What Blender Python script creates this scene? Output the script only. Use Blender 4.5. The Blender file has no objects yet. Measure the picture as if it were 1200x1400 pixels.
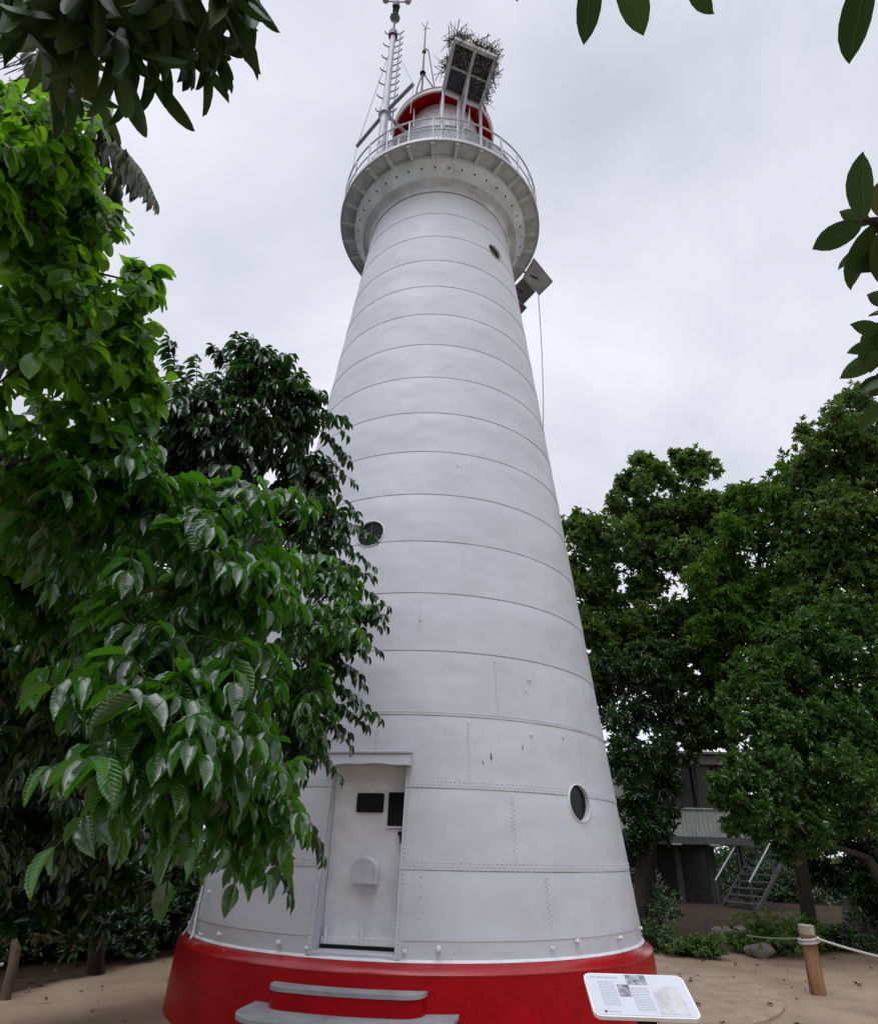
import bpy, bmesh, math, random
import numpy as np
from mathutils import Vector, Matrix

C = bpy.context.scene.collection
SC = bpy.context.scene
PI = math.pi
rad = math.radians

# ------------------------------------------------------------------ camera
FPX = 866.53                                   # focal length for a 1400 px tall frame
CAM = np.array([0.0, -10.579, 1.777])
_yaw, _pitch, _roll = 0.01468, 0.48569, 0.02564
def _axes(yaw, pitch, roll):
    cy, sy, cp, sp = math.cos(yaw), math.sin(yaw), math.cos(pitch), math.sin(pitch)
    f = np.array([sy * cp, cy * cp, sp]); r = np.array([cy, -sy, 0.0]); u = np.cross(r, f)
    cr, sr = math.cos(roll), math.sin(roll)
    return cr * r + sr * u, -sr * r + cr * u, f
RX, UP, FW = _axes(_yaw, _pitch, _roll)
cam = bpy.data.cameras.new('camera'); camo = bpy.data.objects.new('camera', cam); C.objects.link(camo)
camo.matrix_world = Matrix(((RX[0], UP[0], -FW[0], CAM[0]), (RX[1], UP[1], -FW[1], CAM[1]),
                            (RX[2], UP[2], -FW[2], CAM[2]), (0, 0, 0, 1)))
cam.sensor_fit = 'VERTICAL'; cam.sensor_height = 24.0; cam.lens = 24.0 * FPX / 1400.0
cam.clip_start = 0.05; cam.clip_end = 3000
SC.camera = camo

# ------------------------------------------------------------------ world, sun, exposure
SUN_EL, SUN_AZ = rad(62), rad(200)             # behind thick cloud, above and behind the viewer
wd = bpy.data.worlds.new('World'); SC.world = wd; wd.use_nodes = True
nt = wd.node_tree; nt.nodes.clear()
def N(t, **kw):
    n = nt.nodes.new(t)
    for k, v in kw.items(): setattr(n, k, v)
    return n
out = N('ShaderNodeOutputWorld')
sky = N('ShaderNodeTexSky', sky_type='NISHITA', sun_disc=False)
sky.sun_elevation = SUN_EL; sky.sun_rotation = SUN_AZ
bg1 = N('ShaderNodeBackground'); bg1.inputs['Strength'].default_value = 0.1
nt.links.new(sky.outputs[0], bg1.inputs['Color'])
tc = N('ShaderNodeTexCoord')
mp = N('ShaderNodeMapping'); mp.inputs['Scale'].default_value = (1.0, 1.0, 1.5); mp.inputs['Location'].default_value = (0.4, 1.3, 0.2)
nz = N('ShaderNodeTexNoise'); nz.inputs['Scale'].default_value = 1.9; nz.inputs['Detail'].default_value = 6; nz.inputs['Roughness'].default_value = 0.5
nz.inputs['Distortion'].default_value = 0.4
nt.links.new(tc.outputs['Generated'], mp.inputs[0]); nt.links.new(mp.outputs[0], nz.inputs['Vector'])
rp = N('ShaderNodeValToRGB')
rp.color_ramp.elements[0].position = 0.30; rp.color_ramp.elements[0].color = (0.55, 0.58, 0.65, 1)
rp.color_ramp.elements[1].position = 0.72; rp.color_ramp.elements[1].color = (0.92, 0.93, 0.99, 1)
e = rp.color_ramp.elements.new(0.5); e.color = (0.73, 0.735, 0.825, 1)
nt.links.new(nz.outputs['Fac'], rp.inputs[0])
# the cloud deck is brighter round the hidden sun
dt = N('ShaderNodeVectorMath', operation='DOT_PRODUCT')
sd = Vector((math.cos(SUN_EL) * math.sin(SUN_AZ), math.cos(SUN_EL) * math.cos(SUN_AZ), math.sin(SUN_EL)))
dt.inputs[1].default_value = sd
nt.links.new(tc.outputs['Generated'], dt.inputs[0])
mr = N('ShaderNodeMapRange', interpolation_type='SMOOTHSTEP'); mr.inputs['From Min'].default_value = 0.76; mr.inputs['From Max'].default_value = 1.0
mr.inputs['To Min'].default_value = 1.0; mr.inputs['To Max'].default_value = 4.0
nt.links.new(dt.outputs['Value'], mr.inputs['Value'])
bg2 = N('ShaderNodeBackground'); nt.links.new(rp.outputs[0], bg2.inputs['Color']); nt.links.new(mr.outputs[0], bg2.inputs['Strength'])
mx = N('ShaderNodeMixShader'); mx.inputs[0].default_value = 0.93
nt.links.new(bg1.outputs[0], mx.inputs[1]); nt.links.new(bg2.outputs[0], mx.inputs[2]); nt.links.new(mx.outputs[0], out.inputs[0])

sl = bpy.data.lights.new('sun', 'SUN'); sl.energy = 0.3; sl.angle = rad(25); sl.color = (1.0, 0.97, 0.93)
so = bpy.data.objects.new('sun', sl); C.objects.link(so)
so.rotation_euler = (-sd).to_track_quat('-Z', 'Y').to_euler()
SC.view_settings.view_transform = 'Standard'; SC.view_settings.look = 'None'
SC.view_settings.gamma = 1.0; SC.view_settings.exposure = 0.18

# ------------------------------------------------------------------ helpers
def at_d(x, y, d):
    v = FW * FPX + RX * (x - 600) - UP * (y - 700); return CAM + d * v / np.linalg.norm(v)
def at_y(x, y, Y):
    v = FW * FPX + RX * (x - 600) - UP * (y - 700); return CAM + (Y - CAM[1]) / v[1] * v
def at_z(x, y, z):
    v = FW * FPX + RX * (x - 600) - UP * (y - 700); return CAM + (z - CAM[2]) / v[2] * v

def tag(o, label=None, cat=None, group=None, kind=None):
    if label: o['label'] = label
    if cat: o['category'] = cat
    if group: o['group'] = group
    if kind: o['kind'] = kind
    return o
def empty(name, loc, label, cat, group=None):
    o = bpy.data.objects.new(name, None); C.objects.link(o); o.location = loc
    o.empty_display_size = 0.2
    return tag(o, label, cat, group)

class MB:
    """collects shapes into one mesh"""
    def __init__(s): s.v = []; s.f = []; s.sm = []
    def add(s, vs, fs, smooth=False):
        b = len(s.v); s.v += [tuple(map(float, p)) for p in vs]
        s.f += [tuple(b + i for i in f) for f in fs]; s.sm += [smooth] * len(fs)
    def box(s, c, size, ax=None, bevel=0.0):
        c = np.array(c, float); h = np.array(size, float) / 2
        A = np.eye(3) if ax is None else np.array(ax, float)
        if bevel <= 0:
            vs = [c + A.T @ (h * np.array(q)) for q in ((-1,-1,-1),(1,-1,-1),(1,1,-1),(-1,1,-1),(-1,-1,1),(1,-1,1),(1,1,1),(-1,1,1))]
            s.add(vs, [(3,2,1,0),(4,5,6,7),(0,1,5,4),(1,2,6,5),(2,3,7,6),(3,0,4,7)])
        else:
            b = min(bevel, *(h * 0.9)); vs = []; idx = {}
            for sx in (-1,1):
                for sy in (-1,1):
                    for sz in (-1,1):
                        for k in range(3):
                            q = np.array([sx,sy,sz]) * h
                            for j in range(3):
                                if j != k: q[j] -= np.sign(q[j]) * b
                            idx[(sx,sy,sz,k)] = len(vs); vs.append(c + A.T @ q)
            fs = []
            S4 = ((-1,-1),(1,-1),(1,1),(-1,1))
            for k in range(3):
                for sg in (-1,1):
                    f = []
                    for (p, q) in S4:
                        t = [0,0,0]; t[k] = sg; t[(k+1)%3] = p; t[(k+2)%3] = q
                        f.append(idx[(*t, k)])
                    fs.append(f if sg > 0 else f[::-1])
            for k in range(3):
                a, bb = (k+1)%3, (k+2)%3
                for p, q in S4:
                    f = []
                    for sg, kk in ((-1,a),(1,a),(1,bb),(-1,bb)):
                        t = [0,0,0]; t[k] = sg; t[a] = p; t[bb] = q; f.append(idx[(*t, kk)])
                    fs.append(f)
            for sx in (-1,1):
                for sy in (-1,1):
                    for sz in (-1,1): fs.append([idx[(sx,sy,sz,k)] for k in range(3)])
            s.add(vs, fs)
    def tube(s, pts, r, n=8, caps=True, smooth=True):
        pts = [np.array(p, float) for p in pts]; m = len(pts)
        rs = [r] * m if np.isscalar(r) else list(r)
        vs = []; ref = None
        for i, p in enumerate(pts):
            t = pts[min(i+1, m-1)] - pts[max(i-1, 0)]; t = t / (np.linalg.norm(t) + 1e-9)
            if ref is None:
                ref = np.array([0,0,1.0]) if abs(t[2]) < 0.9 else np.array([1.0,0,0])
            a = ref - t * (ref @ t); a /= np.linalg.norm(a) + 1e-9; b = np.cross(t, a); ref = a
            for k in range(n):
                q = 2 * PI * k / n
                vs.append(p + rs[i] * (a * math.cos(q) + b * math.sin(q)))
        fs = [(i*n+k, i*n+(k+1)%n, (i+1)*n+(k+1)%n, (i+1)*n+k) for i in range(m-1) for k in range(n)]
        s.add(vs, fs, smooth)
        if caps:
            s.add(vs[:n], [tuple(range(n))[::-1]]); s.add(vs[-n:], [tuple(range(n))])
    def lathe(s, prof, n=96, smooth=True, closed=False, c=(0,0,0), a0=0.0, a1=2*PI):
        full = abs(a1 - a0 - 2*PI) < 1e-6; m = n if full else n + 1
        vs = []
        for (r, z) in prof:
            for k in range(m):
                q = a0 + (a1 - a0) * k / n
                vs.append((c[0] + r * math.sin(q), c[1] - r * math.cos(q), c[2] + z))
        L = len(prof); fs = []
        for i in range(L if closed else L - 1):
            j = (i + 1) % L
            for k in range(n):
                k2 = (k + 1) % m if full else k + 1
                fs.append((i*m+k, i*m+k2, j*m+k2, j*m+k))
        s.add(vs, fs, smooth)
    def dome(s, p, nrm, r, h=None, n=7):
        h = h or r * 0.7
        p = np.array(p, float); w = np.array(nrm, float); w /= np.linalg.norm(w)
        a = np.cross(w, (0,0,1.0) if abs(w[2]) < .9 else (1.0,0,0)); a /= np.linalg.norm(a); b = np.cross(w, a)
        vs = []
        for rr, hh in ((1, 0), (.72, .7)):
            for k in range(n):
                q = 2*PI*k/n; vs.append(p + r*rr*(a*math.cos(q)+b*math.sin(q)) + w*h*hh)
        vs.append(p + w*h)
        fs = [(k,(k+1)%n,n+(k+1)%n,n+k) for k in range(n)] + [(n+k,n+(k+1)%n,2*n) for k in range(n)]
        s.add(vs, fs, True)
    def prism(s, poly, o, ax, t0, t1):
        """poly in the (u,v) plane of axes ax[0],ax[1]; extruded along ax[2] from t0 to t1"""
        o = np.array(o, float); A = np.array(ax, float); n = len(poly)
        vs = [o + A[0]*u + A[1]*v + A[2]*t0 for u, v in poly] + [o + A[0]*u + A[1]*v + A[2]*t1 for u, v in poly]
        s.add(vs, [tuple(range(n))[::-1], tuple(range(n, 2*n))] + [(k,(k+1)%n,n+(k+1)%n,n+k) for k in range(n)])
    def mesh(s, name, fix=True):
        me = bpy.data.meshes.new(name); me.from_pydata(s.v, [], s.f); me.update()
        me.polygons.foreach_set('use_smooth', s.sm)
        if fix:
            bm = bmesh.new(); bm.from_mesh(me); bmesh.ops.recalc_face_normals(bm, faces=bm.faces); bm.to_mesh(me); bm.free()
        me.set_sharp_from_angle(angle=rad(38))
        return me
    def build(s, name, mat, parent=None, fix=True):
        o = bpy.data.objects.new(name, s.mesh(name, fix)); C.objects.link(o)
        if mat: o.data.materials.append(mat)
        if parent is not None:
            o.parent = parent; o.matrix_parent_inverse = Matrix.Translation(-parent.location)
        return o

def copy_tree(o, parent=None):
    c = o.copy(); C.objects.link(c)
    if parent is not None: c.parent = parent
    for ch in o.children: copy_tree(ch, c)
    return c

# ------------------------------------------------------------------ materials
class MT:
    def __init__(s, name, rough=0.5, color=(0.5,0.5,0.5), metal=0.0, spec=0.5):
        s.m = bpy.data.materials.new(name); s.m.use_nodes = True; s.t = s.m.node_tree
        s.b = s.t.nodes['Principled BSDF']; s.o = s.t.nodes['Material Output']
        s.b.inputs['Roughness'].default_value = rough; s.b.inputs['Base Color'].default_value = (*color, 1)
        s.b.inputs['Metallic'].default_value = metal; s.b.inputs['Specular IOR Level'].default_value = spec
        s.tc = None
    def n(s, t, **kw):
        x = s.t.nodes.new(t)
        for k, v in kw.items(): setattr(x, k, v)
        return x
    def l(s, a, b): s.t.links.new(a, b)
    def pos(s):
        if s.tc is None: s.tc = s.n('ShaderNodeNewGeometry')
        return s.tc.outputs['Position']
    def noise(s, scale, detail=4, rough=0.55, stretch=(1,1,1), dist=0.0):
        mp = s.n('ShaderNodeMapping'); mp.inputs['Scale'].default_value = stretch
        s.l(s.pos(), mp.inputs[0])
        z = s.n('ShaderNodeTexNoise'); z.inputs['Scale'].default_value = scale; z.inputs['Detail'].default_value = detail
        z.inputs['Roughness'].default_value = rough; z.inputs['Distortion'].default_value = dist
        s.l(mp.outputs[0], z.inputs['Vector']); return z.outputs['Fac']
    def ramp(s, fac, stops):
        r = s.n('ShaderNodeValToRGB'); el = r.color_ramp.elements
        while len(el) < len(stops): el.new(0.5)
        for e, (p, c) in zip(el, stops): e.position = p; e.color = (*c, 1) if len(c) == 3 else c
        s.l(fac, r.inputs[0]); return r.outputs[0]
    def mix(s, fac, a, b, mode='MIX'):
        x = s.n('ShaderNodeMix', data_type='RGBA', blend_type=mode)
        for i, v in ((0, fac), (6, a), (7, b)):
            if hasattr(v, 'links'): s.l(v, x.inputs[i])
            elif i == 0: x.inputs[0].default_value = v
            else: x.inputs[i].default_value = (*v, 1)
        return x.outputs[2]
    def math(s, op, a, b=None, clamp=False):
        x = s.n('ShaderNodeMath', operation=op); x.use_clamp = clamp
        for i, v in ((0, a), (1, b)):
            if v is None: continue
            if hasattr(v, 'links'): s.l(v, x.inputs[i])
            else: x.inputs[i].default_value = v
        return x.outputs[0]
    def color(s, c): s.l(c, s.b.inputs['Base Color'])
    def bump(s, h, dist=0.01, strength=1.0):
        x = s.n('ShaderNodeBump'); x.inputs['Distance'].default_value = dist; x.inputs['Strength'].default_value = strength
        prev = s.b.inputs['Normal'].links
        if prev: s.l(prev[0].from_socket, x.inputs['Normal'])
        s.l(h, x.inputs['Height']); s.l(x.outputs[0], s.b.inputs['Normal'])

def simple(name, col, rough=0.5, var=0.25, scale=6.0, metal=0.0, bump=0.0, spec=0.5, detail=5):
    m = MT(name, rough, col, metal, spec)
    f = m.noise(scale, detail)
    lo = tuple(c * (1 - var) for c in col); hi = tuple(min(1, c * (1 + var)) for c in col)
    m.color(m.ramp(f, [(0.3, lo), (0.7, hi)]))
    if bump: m.bump(f, bump)
    return m.m

def tower_paint():
    m = MT('white_paint', 0.5, spec=0.3)
    base = m.ramp(m.noise(0.9, 6, 0.6), [(0.25, (0.495,0.51,0.535)), (0.5, (0.53,0.545,0.575)), (0.75, (0.56,0.575,0.605))])
    st = m.ramp(m.noise(5.0, 5, 0.6, (1,1,0.07)), [(0.50, (0,0,0)), (0.80, (1,1,1))])
    base = m.mix(m.math('MULTIPLY', st, 0.16), base, (0.47,0.47,0.45))
    # dark line just below the lap of each course, broken up along its length
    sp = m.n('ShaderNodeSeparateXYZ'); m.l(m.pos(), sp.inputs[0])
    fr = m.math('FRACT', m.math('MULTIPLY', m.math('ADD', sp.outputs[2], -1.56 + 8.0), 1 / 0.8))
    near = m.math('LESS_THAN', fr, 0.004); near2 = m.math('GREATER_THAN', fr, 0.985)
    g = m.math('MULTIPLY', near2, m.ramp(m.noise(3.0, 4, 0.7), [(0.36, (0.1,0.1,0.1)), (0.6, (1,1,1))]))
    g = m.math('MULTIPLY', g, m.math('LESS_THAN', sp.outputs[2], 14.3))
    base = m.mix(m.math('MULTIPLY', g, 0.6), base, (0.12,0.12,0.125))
    sp_ = m.ramp(m.noise(14.0, 3, 0.5, (1,1,0.3)), [(0.78, (0,0,0)), (0.80, (1,1,1))])
    base = m.mix(m.math('MULTIPLY', sp_, 0.5), base, (0.2,0.18,0.16))
    m.color(base)
    rg = m.ramp(m.noise(2.2, 5), [(0.3, (0.40,)*3), (0.7, (0.6,)*3)]); m.l(rg, m.b.inputs['Roughness'])
    m.bump(m.noise(1.1, 2, 0.45, (1,1,1.3)), 0.11, 0.55)       # dents between the frames
    m.bump(m.noise(3.0, 2, 0.5), 0.02, 0.4)
    m.bump(m.noise(120.0, 2), 0.001, 0.3)
    return m.m
def red_paint(name='red_paint', coat=0.0):
    m = MT(name, 0.36, spec=0.14)
    m.b.inputs['Coat Weight'].default_value = coat; m.b.inputs['Coat Roughness'].default_value = 0.2
    c = m.ramp(m.noise(1.6, 6, 0.65), [(0.3, (0.27,0.0006,0.003)), (0.7, (0.42,0.001,0.006))])
    w = m.ramp(m.noise(9.0, 5, 0.7, (1,1,3.5)), [(0.70, (0,0,0)), (0.76, (1,1,1))])
    c = m.mix(m.math('MULTIPLY', w, 0.16), c, (0.45,0.12,0.12))
    m.color(c)
    m.bump(m.noise(7.0, 5), 0.012, 0.6); m.bump(m.noise(60.0, 3), 0.003, 0.5)
    return m.m
def concrete(name, col, bump=0.006):
    m = MT(name, 0.85, spec=0.25)
    c = m.ramp(m.noise(3.5, 8, 0.65), [(0.25, tuple(k*0.62 for k in col)), (0.5, col), (0.75, tuple(k*1.25 for k in col))])
    w = m.ramp(m.noise(22.0, 6, 0.7), [(0.55, (0,0,0)), (0.7, (1,1,1))])
    m.color(m.mix(m.math('MULTIPLY', w, 0.4), c, tuple(k*0.5 for k in col)))
    m.bump(m.noise(30.0, 6, 0.7), bump, 0.8)
    return m.m
def sand_mat():
    m = MT('sand', 0.95, spec=0.15)
    c = m.ramp(m.noise(0.8, 8, 0.62), [(0.28, (0.25,0.185,0.125)), (0.5, (0.36,0.27,0.185)), (0.75, (0.45,0.345,0.245))])
    c = m.mix(m.math('MULTIPLY', m.ramp(m.noise(90.0, 3, 0.7), [(0.35, (0,0,0)), (0.75, (1,1,1))]), 0.35), c, (0.14,0.10,0.07))
    # dark soil and leaf mould away from the trodden sand
    sp = m.n('ShaderNodeSeparateXYZ'); m.l(m.pos(), sp.inputs[0])
    left = m.math('SUBTRACT', m.math('MULTIPLY', sp.outputs[1], 1.0), m.math('ADD', m.math('MULTIPLY', sp.outputs[0], 3.2), 15.6))
    left = m.math('ADD', left, m.math('MULTIPLY', m.math('SUBTRACT', m.noise(1.4, 5), 0.5), 2.4))
    lm = m.math('MULTIPLY', left, 1.2, True)
    rgt = m.math('ADD', m.math('SUBTRACT', sp.outputs[1], 4.6), m.math('MULTIPLY', m.math('SUBTRACT', m.noise(0.9, 5), 0.5), 3.5))
    rm = m.math('MULTIPLY', m.math('MULTIPLY', rgt, 0.9, True), 0.95)
    k = m.math('MAXIMUM', lm, rm)
    soil = m.ramp(m.noise(6.0, 6, 0.7), [(0.3, (0.018,0.013,0.009)), (0.7, (0.075,0.05,0.032))])
    m.color(m.mix(k, c, soil))
    v = m.n('ShaderNodeTexVoronoi'); v.inputs['Scale'].default_value = 3.4; v.feature = 'SMOOTH_F1'; m.l(m.pos(), v.inputs['Vector']); m.bump(v.outputs['Distance'], 0.05, 0.6)
    m.bump(m.noise(3.0, 5), 0.07, 0.7); m.bump(m.noise(45.0, 5, 0.7), 0.012, 0.9)
    return m.m
def bark_mat(name, col):
    m = MT(name, 0.9, spec=0.2)
    m.color(m.ramp(m.noise(7.0, 6, 0.7, (1,1,0.25)), [(0.3, tuple(k*0.45 for k in col)), (0.7, tuple(k*1.3 for k in col))]))
    m.bump(m.noise(12.0, 5, 0.7, (1,1,0.25)), 0.02, 0.9)
    return m.m
def leaf_mat(name, dark, light, rough=0.34, trans=0.28, tcol=None, spec=0.5, veins=False, coat=0.0):
    m = MT(name, rough, spec=spec)
    at = m.n('ShaderNodeAttribute'); at.attribute_name = 'var'
    m.b.inputs['Coat Weight'].default_value = coat; m.b.inputs['Coat Roughness'].default_value = 0.13; m.b.inputs['Coat IOR'].default_value = 1.75
    c = m.ramp(at.outputs['Fac'], [(0.0, dark), (0.75, light), (0.97, tuple(min(1, k*1.5) for k in light)), (1.0, (light[0]*2.4, light[1]*1.2, light[2]))])
    uv = m.n('ShaderNodeUVMap'); s2 = m.n('ShaderNodeSeparateXYZ'); m.l(uv.outputs[0], s2.inputs[0])
    au = m.math('ABSOLUTE', m.math('SUBTRACT', s2.outputs[0], 0.5))
    rib = m.math('LESS_THAN', au, 0.025)
    c = m.mix(m.math('MULTIPLY', rib, 0.35), c, tuple(min(1, k*2.2) for k in light))
    m.color(c)
    if veins:
        w = m.math('SINE', m.math('MULTIPLY', m.math('SUBTRACT', s2.outputs[1], m.math('MULTIPLY', au, 0.55)), 62.0))
        m.bump(w, 0.0022, 0.8)
    t = m.n('ShaderNodeBsdfTranslucent'); tcol = tcol or tuple(min(1, k*2.2) for k in light)
    m.l(m.mix(0.75, c, tcol), t.inputs['Color'])
    x = m.n('ShaderNodeMixShader'); x.inputs[0].default_value = trans
    m.l(m.b.outputs[0], x.inputs[1]); m.l(t.outputs[0], x.inputs[2]); m.l(x.outputs[0], m.o.inputs['Surface'])
    return m.m

M = {}
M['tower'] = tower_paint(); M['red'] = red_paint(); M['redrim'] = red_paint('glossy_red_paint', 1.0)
M['white'] = simple('white_enamel', (0.68,0.69,0.71), 0.4, 0.12, 5, bump=0.004)
M['hoodshade'] = simple('shaded_white_enamel', (0.47,0.49,0.52), 0.45, 0.1, 6)
M['galv'] = simple('grey_paint', (0.36,0.38,0.39), 0.5, 0.2, 4, bump=0.003)
M['collar'] = simple('weathered_grey_paint', (0.60,0.685,0.72), 0.5, 0.22, 2.2, bump=0.004)
M['deck'] = simple('deck_underside_paint', (0.54,0.61,0.65), 0.6, 0.25, 3, bump=0.003)
M['rail'] = simple('rail_paint', (0.50,0.52,0.55), 0.42, 0.15, 8)
M['mast'] = simple('mast_paint', (0.46,0.47,0.51), 0.45, 0.18, 5)
M['spar'] = simple('spar_grey', (0.19,0.20,0.22), 0.5, 0.2, 6)
M['dark'] = simple('dark_metal', (0.035,0.035,0.04), 0.5, 0.3, 8)
M['black'] = simple('black_steel', (0.006,0.006,0.007), 0.45, 0.2, 8, spec=0.2)
M['glass'] = MT('dark_glass', 0.22, (0.006,0.007,0.008), spec=0.22).m
M['corr'] = simple('black_corrugated_sheet', (0.025,0.025,0.03), 0.6, 0.3, 6)
M['stick'] = simple('dead_twigs', (0.13,0.115,0.10), 0.9, 0.45, 3)
M['rust'] = simple('rusty_red_rim', (0.30,0.10,0.06), 0.6, 0.3, 5)
M['step'] = concrete('grey_concrete', (0.30,0.305,0.31))
M['apron'] = concrete('sandy_concrete', (0.33,0.25,0.18), 0.01)
M['sand'] = sand_mat()
M['post'] = bark_mat('weathered_log', (0.27,0.15,0.08))
M['postgrey'] = simple('grey_post_top', (0.30,0.27,0.24), 0.85, 0.25, 14, bump=0.004)
M['oldpost'] = bark_mat('grey_log', (0.12,0.085,0.065))
M['rope'] = simple('pale_rope', (0.42,0.40,0.37), 0.9, 0.25, 60, bump=0.004)
M['bark'] = bark_mat('dark_bark', (0.045,0.037,0.03))
M['twig'] = simple('green_twig', (0.06,0.07,0.03), 0.7, 0.35, 6)
M['rock'] = concrete('coral_rock', (0.19,0.165,0.14), 0.03)
M['cable'] = simple('grey_cable', (0.4,0.41,0.43), 0.6, 0.1, 5)
M['pipe'] = simple('pale_conduit', (0.62,0.62,0.60), 0.5, 0.12, 12)
M['hwall'] = simple('cream_cladding', (0.33,0.345,0.315), 0.7, 0.12, 2.5)
M['hroof'] = simple('dark_roof_sheet', (0.12,0.13,0.12), 0.6, 0.25, 3)
M['hdark'] = simple('dark_posts_and_shade', (0.05,0.05,0.048), 0.85, 0.3, 3)
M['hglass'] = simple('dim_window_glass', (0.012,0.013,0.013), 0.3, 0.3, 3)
M['timber'] = simple('grey_timber', (0.075,0.075,0.075), 0.75, 0.2, 6)

M['leaf_near'] = leaf_mat('glossy_large_leaf', (0.007,0.034,0.005), (0.036,0.135,0.012), 0.24, 0.34, (0.15,0.50,0.01), 0.5, True, 0.9)
M['leaf_bright'] = leaf_mat('bright_broad_leaf', (0.022,0.085,0.008), (0.085,0.24,0.016), 0.34, 0.5, (0.30,0.62,0.02), 0.5, True, 0.4)
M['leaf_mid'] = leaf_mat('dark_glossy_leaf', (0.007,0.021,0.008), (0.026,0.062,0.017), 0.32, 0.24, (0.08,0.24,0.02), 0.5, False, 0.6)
M['leaf_far'] = leaf_mat('island_tree_leaf', (0.010,0.027,0.008), (0.088,0.150,0.030), 0.42, 0.32, (0.20,0.36,0.04), 0.4, False, 0.25)
M['leaf_lime'] = leaf_mat('light_green_leaf', (0.018,0.050,0.010), (0.105,0.20,0.020), 0.42, 0.32, (0.14,0.34,0.02), 0.4)
M['leaf_green'] = leaf_mat('green_tree_leaf', (0.012,0.038,0.009), (0.060,0.130,0.022), 0.4, 0.28, (0.12,0.30,0.02), 0.4, False, 0.3)
M['leaf_over'] = leaf_mat('leathery_leaf', (0.015,0.035,0.012), (0.045,0.085,0.022), 0.5, 0.12, (0.10,0.19,0.03), 0.3, False)
M['palm'] = leaf_mat('palm_leaf', (0.06,0.085,0.04), (0.14,0.17,0.09), 0.4, 0.3)
M['litter'] = simple('dry_leaf', (0.10,0.055,0.03), 0.85, 0.5, 9)

# ------------------------------------------------------------------ foliage tools
def tmpl(ts, ws, fold=0.28, droop=0.18, wave=0.0):
    """leaf blade along +Y of length 1, half width 1 (scaled later); midrib + two edges"""
    n = len(ts); v = []; uv = []
    for t in ts: v.append((0, t, -droop * t * t)); uv.append((0.5, t))
    li = {}; ri = {}
    for k in range(1, n - 1):
        z = -droop * ts[k]**2 + fold * ws[k] + wave * math.sin(k * 2.6)
        li[k] = len(v); v.append((-ws[k], ts[k], z)); uv.append((0.5 - 0.5*ws[k], ts[k]))
        z = -droop * ts[k]**2 + fold * ws[k] + wave * math.cos(k * 2.3)
        ri[k] = len(v); v.append((ws[k], ts[k], z)); uv.append((0.5 + 0.5*ws[k], ts[k]))
    f = [(0, 1, li[1]), (0, ri[1], 1)]
    for k in range(1, n - 2):
        f += [(k, k+1, li[k+1], li[k]), (k, ri[k], ri[k+1], k+1)]
    f += [(n-2, n-1, li[n-2]), (n-2, ri[n-2], n-1)]
    return np.array(v, float), f, np.array(uv, float)
T_FINE = tmpl((0,.05,.13,.24,.36,.48,.6,.72,.83,.92,.97,1), (0,.24,.58,.86,.98,1,.95,.82,.58,.28,.1,0), 0.24, 0.26, 0.03)
T_SMOOTH = tmpl((0,.06,.16,.3,.46,.62,.77,.89,.96,1), (0,.22,.56,.84,.98,1,.86,.56,.25,0), 0.14, 0.16, 0.0)
T_MID = tmpl((0,.18,.42,.72,1), (0,.72,1,.62,0), 0.28, 0.2, 0.03)
T_FAR = (np.array([(0,0,0),(-1,.38,.25),(-.62,.74,.1),(0,1,-.14),(.62,.74,.1),(1,.38,.25)], float),
         [(0,3,2,1),(0,5,4,3)], np.array([(.5,0),(0,.38),(.2,.74),(.5,1),(.8,.74),(1,.38)], float))

def unit(a): return a / (np.linalg.norm(a, axis=-1, keepdims=True) + 1e-9)

class Leaves:
    def __init__(s, seed): s.rng = np.random.default_rng(seed); s.P = []; s.D = []; s.Nn = []; s.L = []; s.W = []; s.V = []
    def add(s, P, D, Nn, L, W, V=None):
        r_ = s.rng.random(len(P)); s.V.append(r_ if V is None else np.clip(V*.62 + r_*.38, 0, 1))
        s.P.append(P); s.D.append(unit(D)); s.Nn.append(Nn); s.L.append(np.broadcast_to(L, len(P)).copy()); s.W.append(np.broadcast_to(W, len(P)).copy())
    def build(s, name, mat, parent, T):
        P = np.concatenate(s.P); D = np.concatenate(s.D); Z = np.concatenate(s.Nn); L = np.concatenate(s.L); W = np.concatenate(s.W)
        Z = unit(Z - D * (Z * D).sum(-1, keepdims=True)); X = np.cross(D, Z)
        tv, tf, tuv = T; n = len(P); m = len(tv)
        V = P[:,None] + X[:,None]*(tv[None,:,0:1]*W[:,None,None]) + D[:,None]*(tv[None,:,1:2]*L[:,None,None]) + Z[:,None]*(tv[None,:,2:3]*L[:,None,None]*np.where(np.abs(tv[None,:,0:1])>0, 0.75, 1.0))
        V = V.reshape(-1, 3)
        lt = np.array([len(f) for f in tf]); flat = np.array([i for f in tf for i in f])
        loops = (flat[None] + (np.arange(n)*m)[:,None]).ravel()
        starts = np.concatenate([[0], np.cumsum(np.tile(lt, n))[:-1]])
        me = bpy.data.meshes.new(name)
        me.vertices.add(len(V)); me.vertices.foreach_set('co', V.ravel())
        me.loops.add(len(loops)); me.loops.foreach_set('vertex_index', loops.astype(np.int32))
        me.polygons.add(len(starts)); me.polygons.foreach_set('loop_start', starts.astype(np.int32))
        me.update(calc_edges=True)
        me.polygons.foreach_set('use_smooth', np.ones(len(starts), bool))
        u = me.uv_layers.new(name='UVMap'); u.data.foreach_set('uv', np.tile(tuv[flat], (n,1)).ravel())
        a = me.attributes.new('var', 'FLOAT', 'POINT'); a.data.foreach_set('value', np.repeat(np.concatenate(s.V), m))
        me.validate()
        me.materials.append(mat)
        o = bpy.data.objects.new(name, me); C.objects.link(o)
        if parent is not None:
            o.parent = parent; o.matrix_parent_inverse = Matrix.Translation(-parent.location)
        return o

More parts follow.
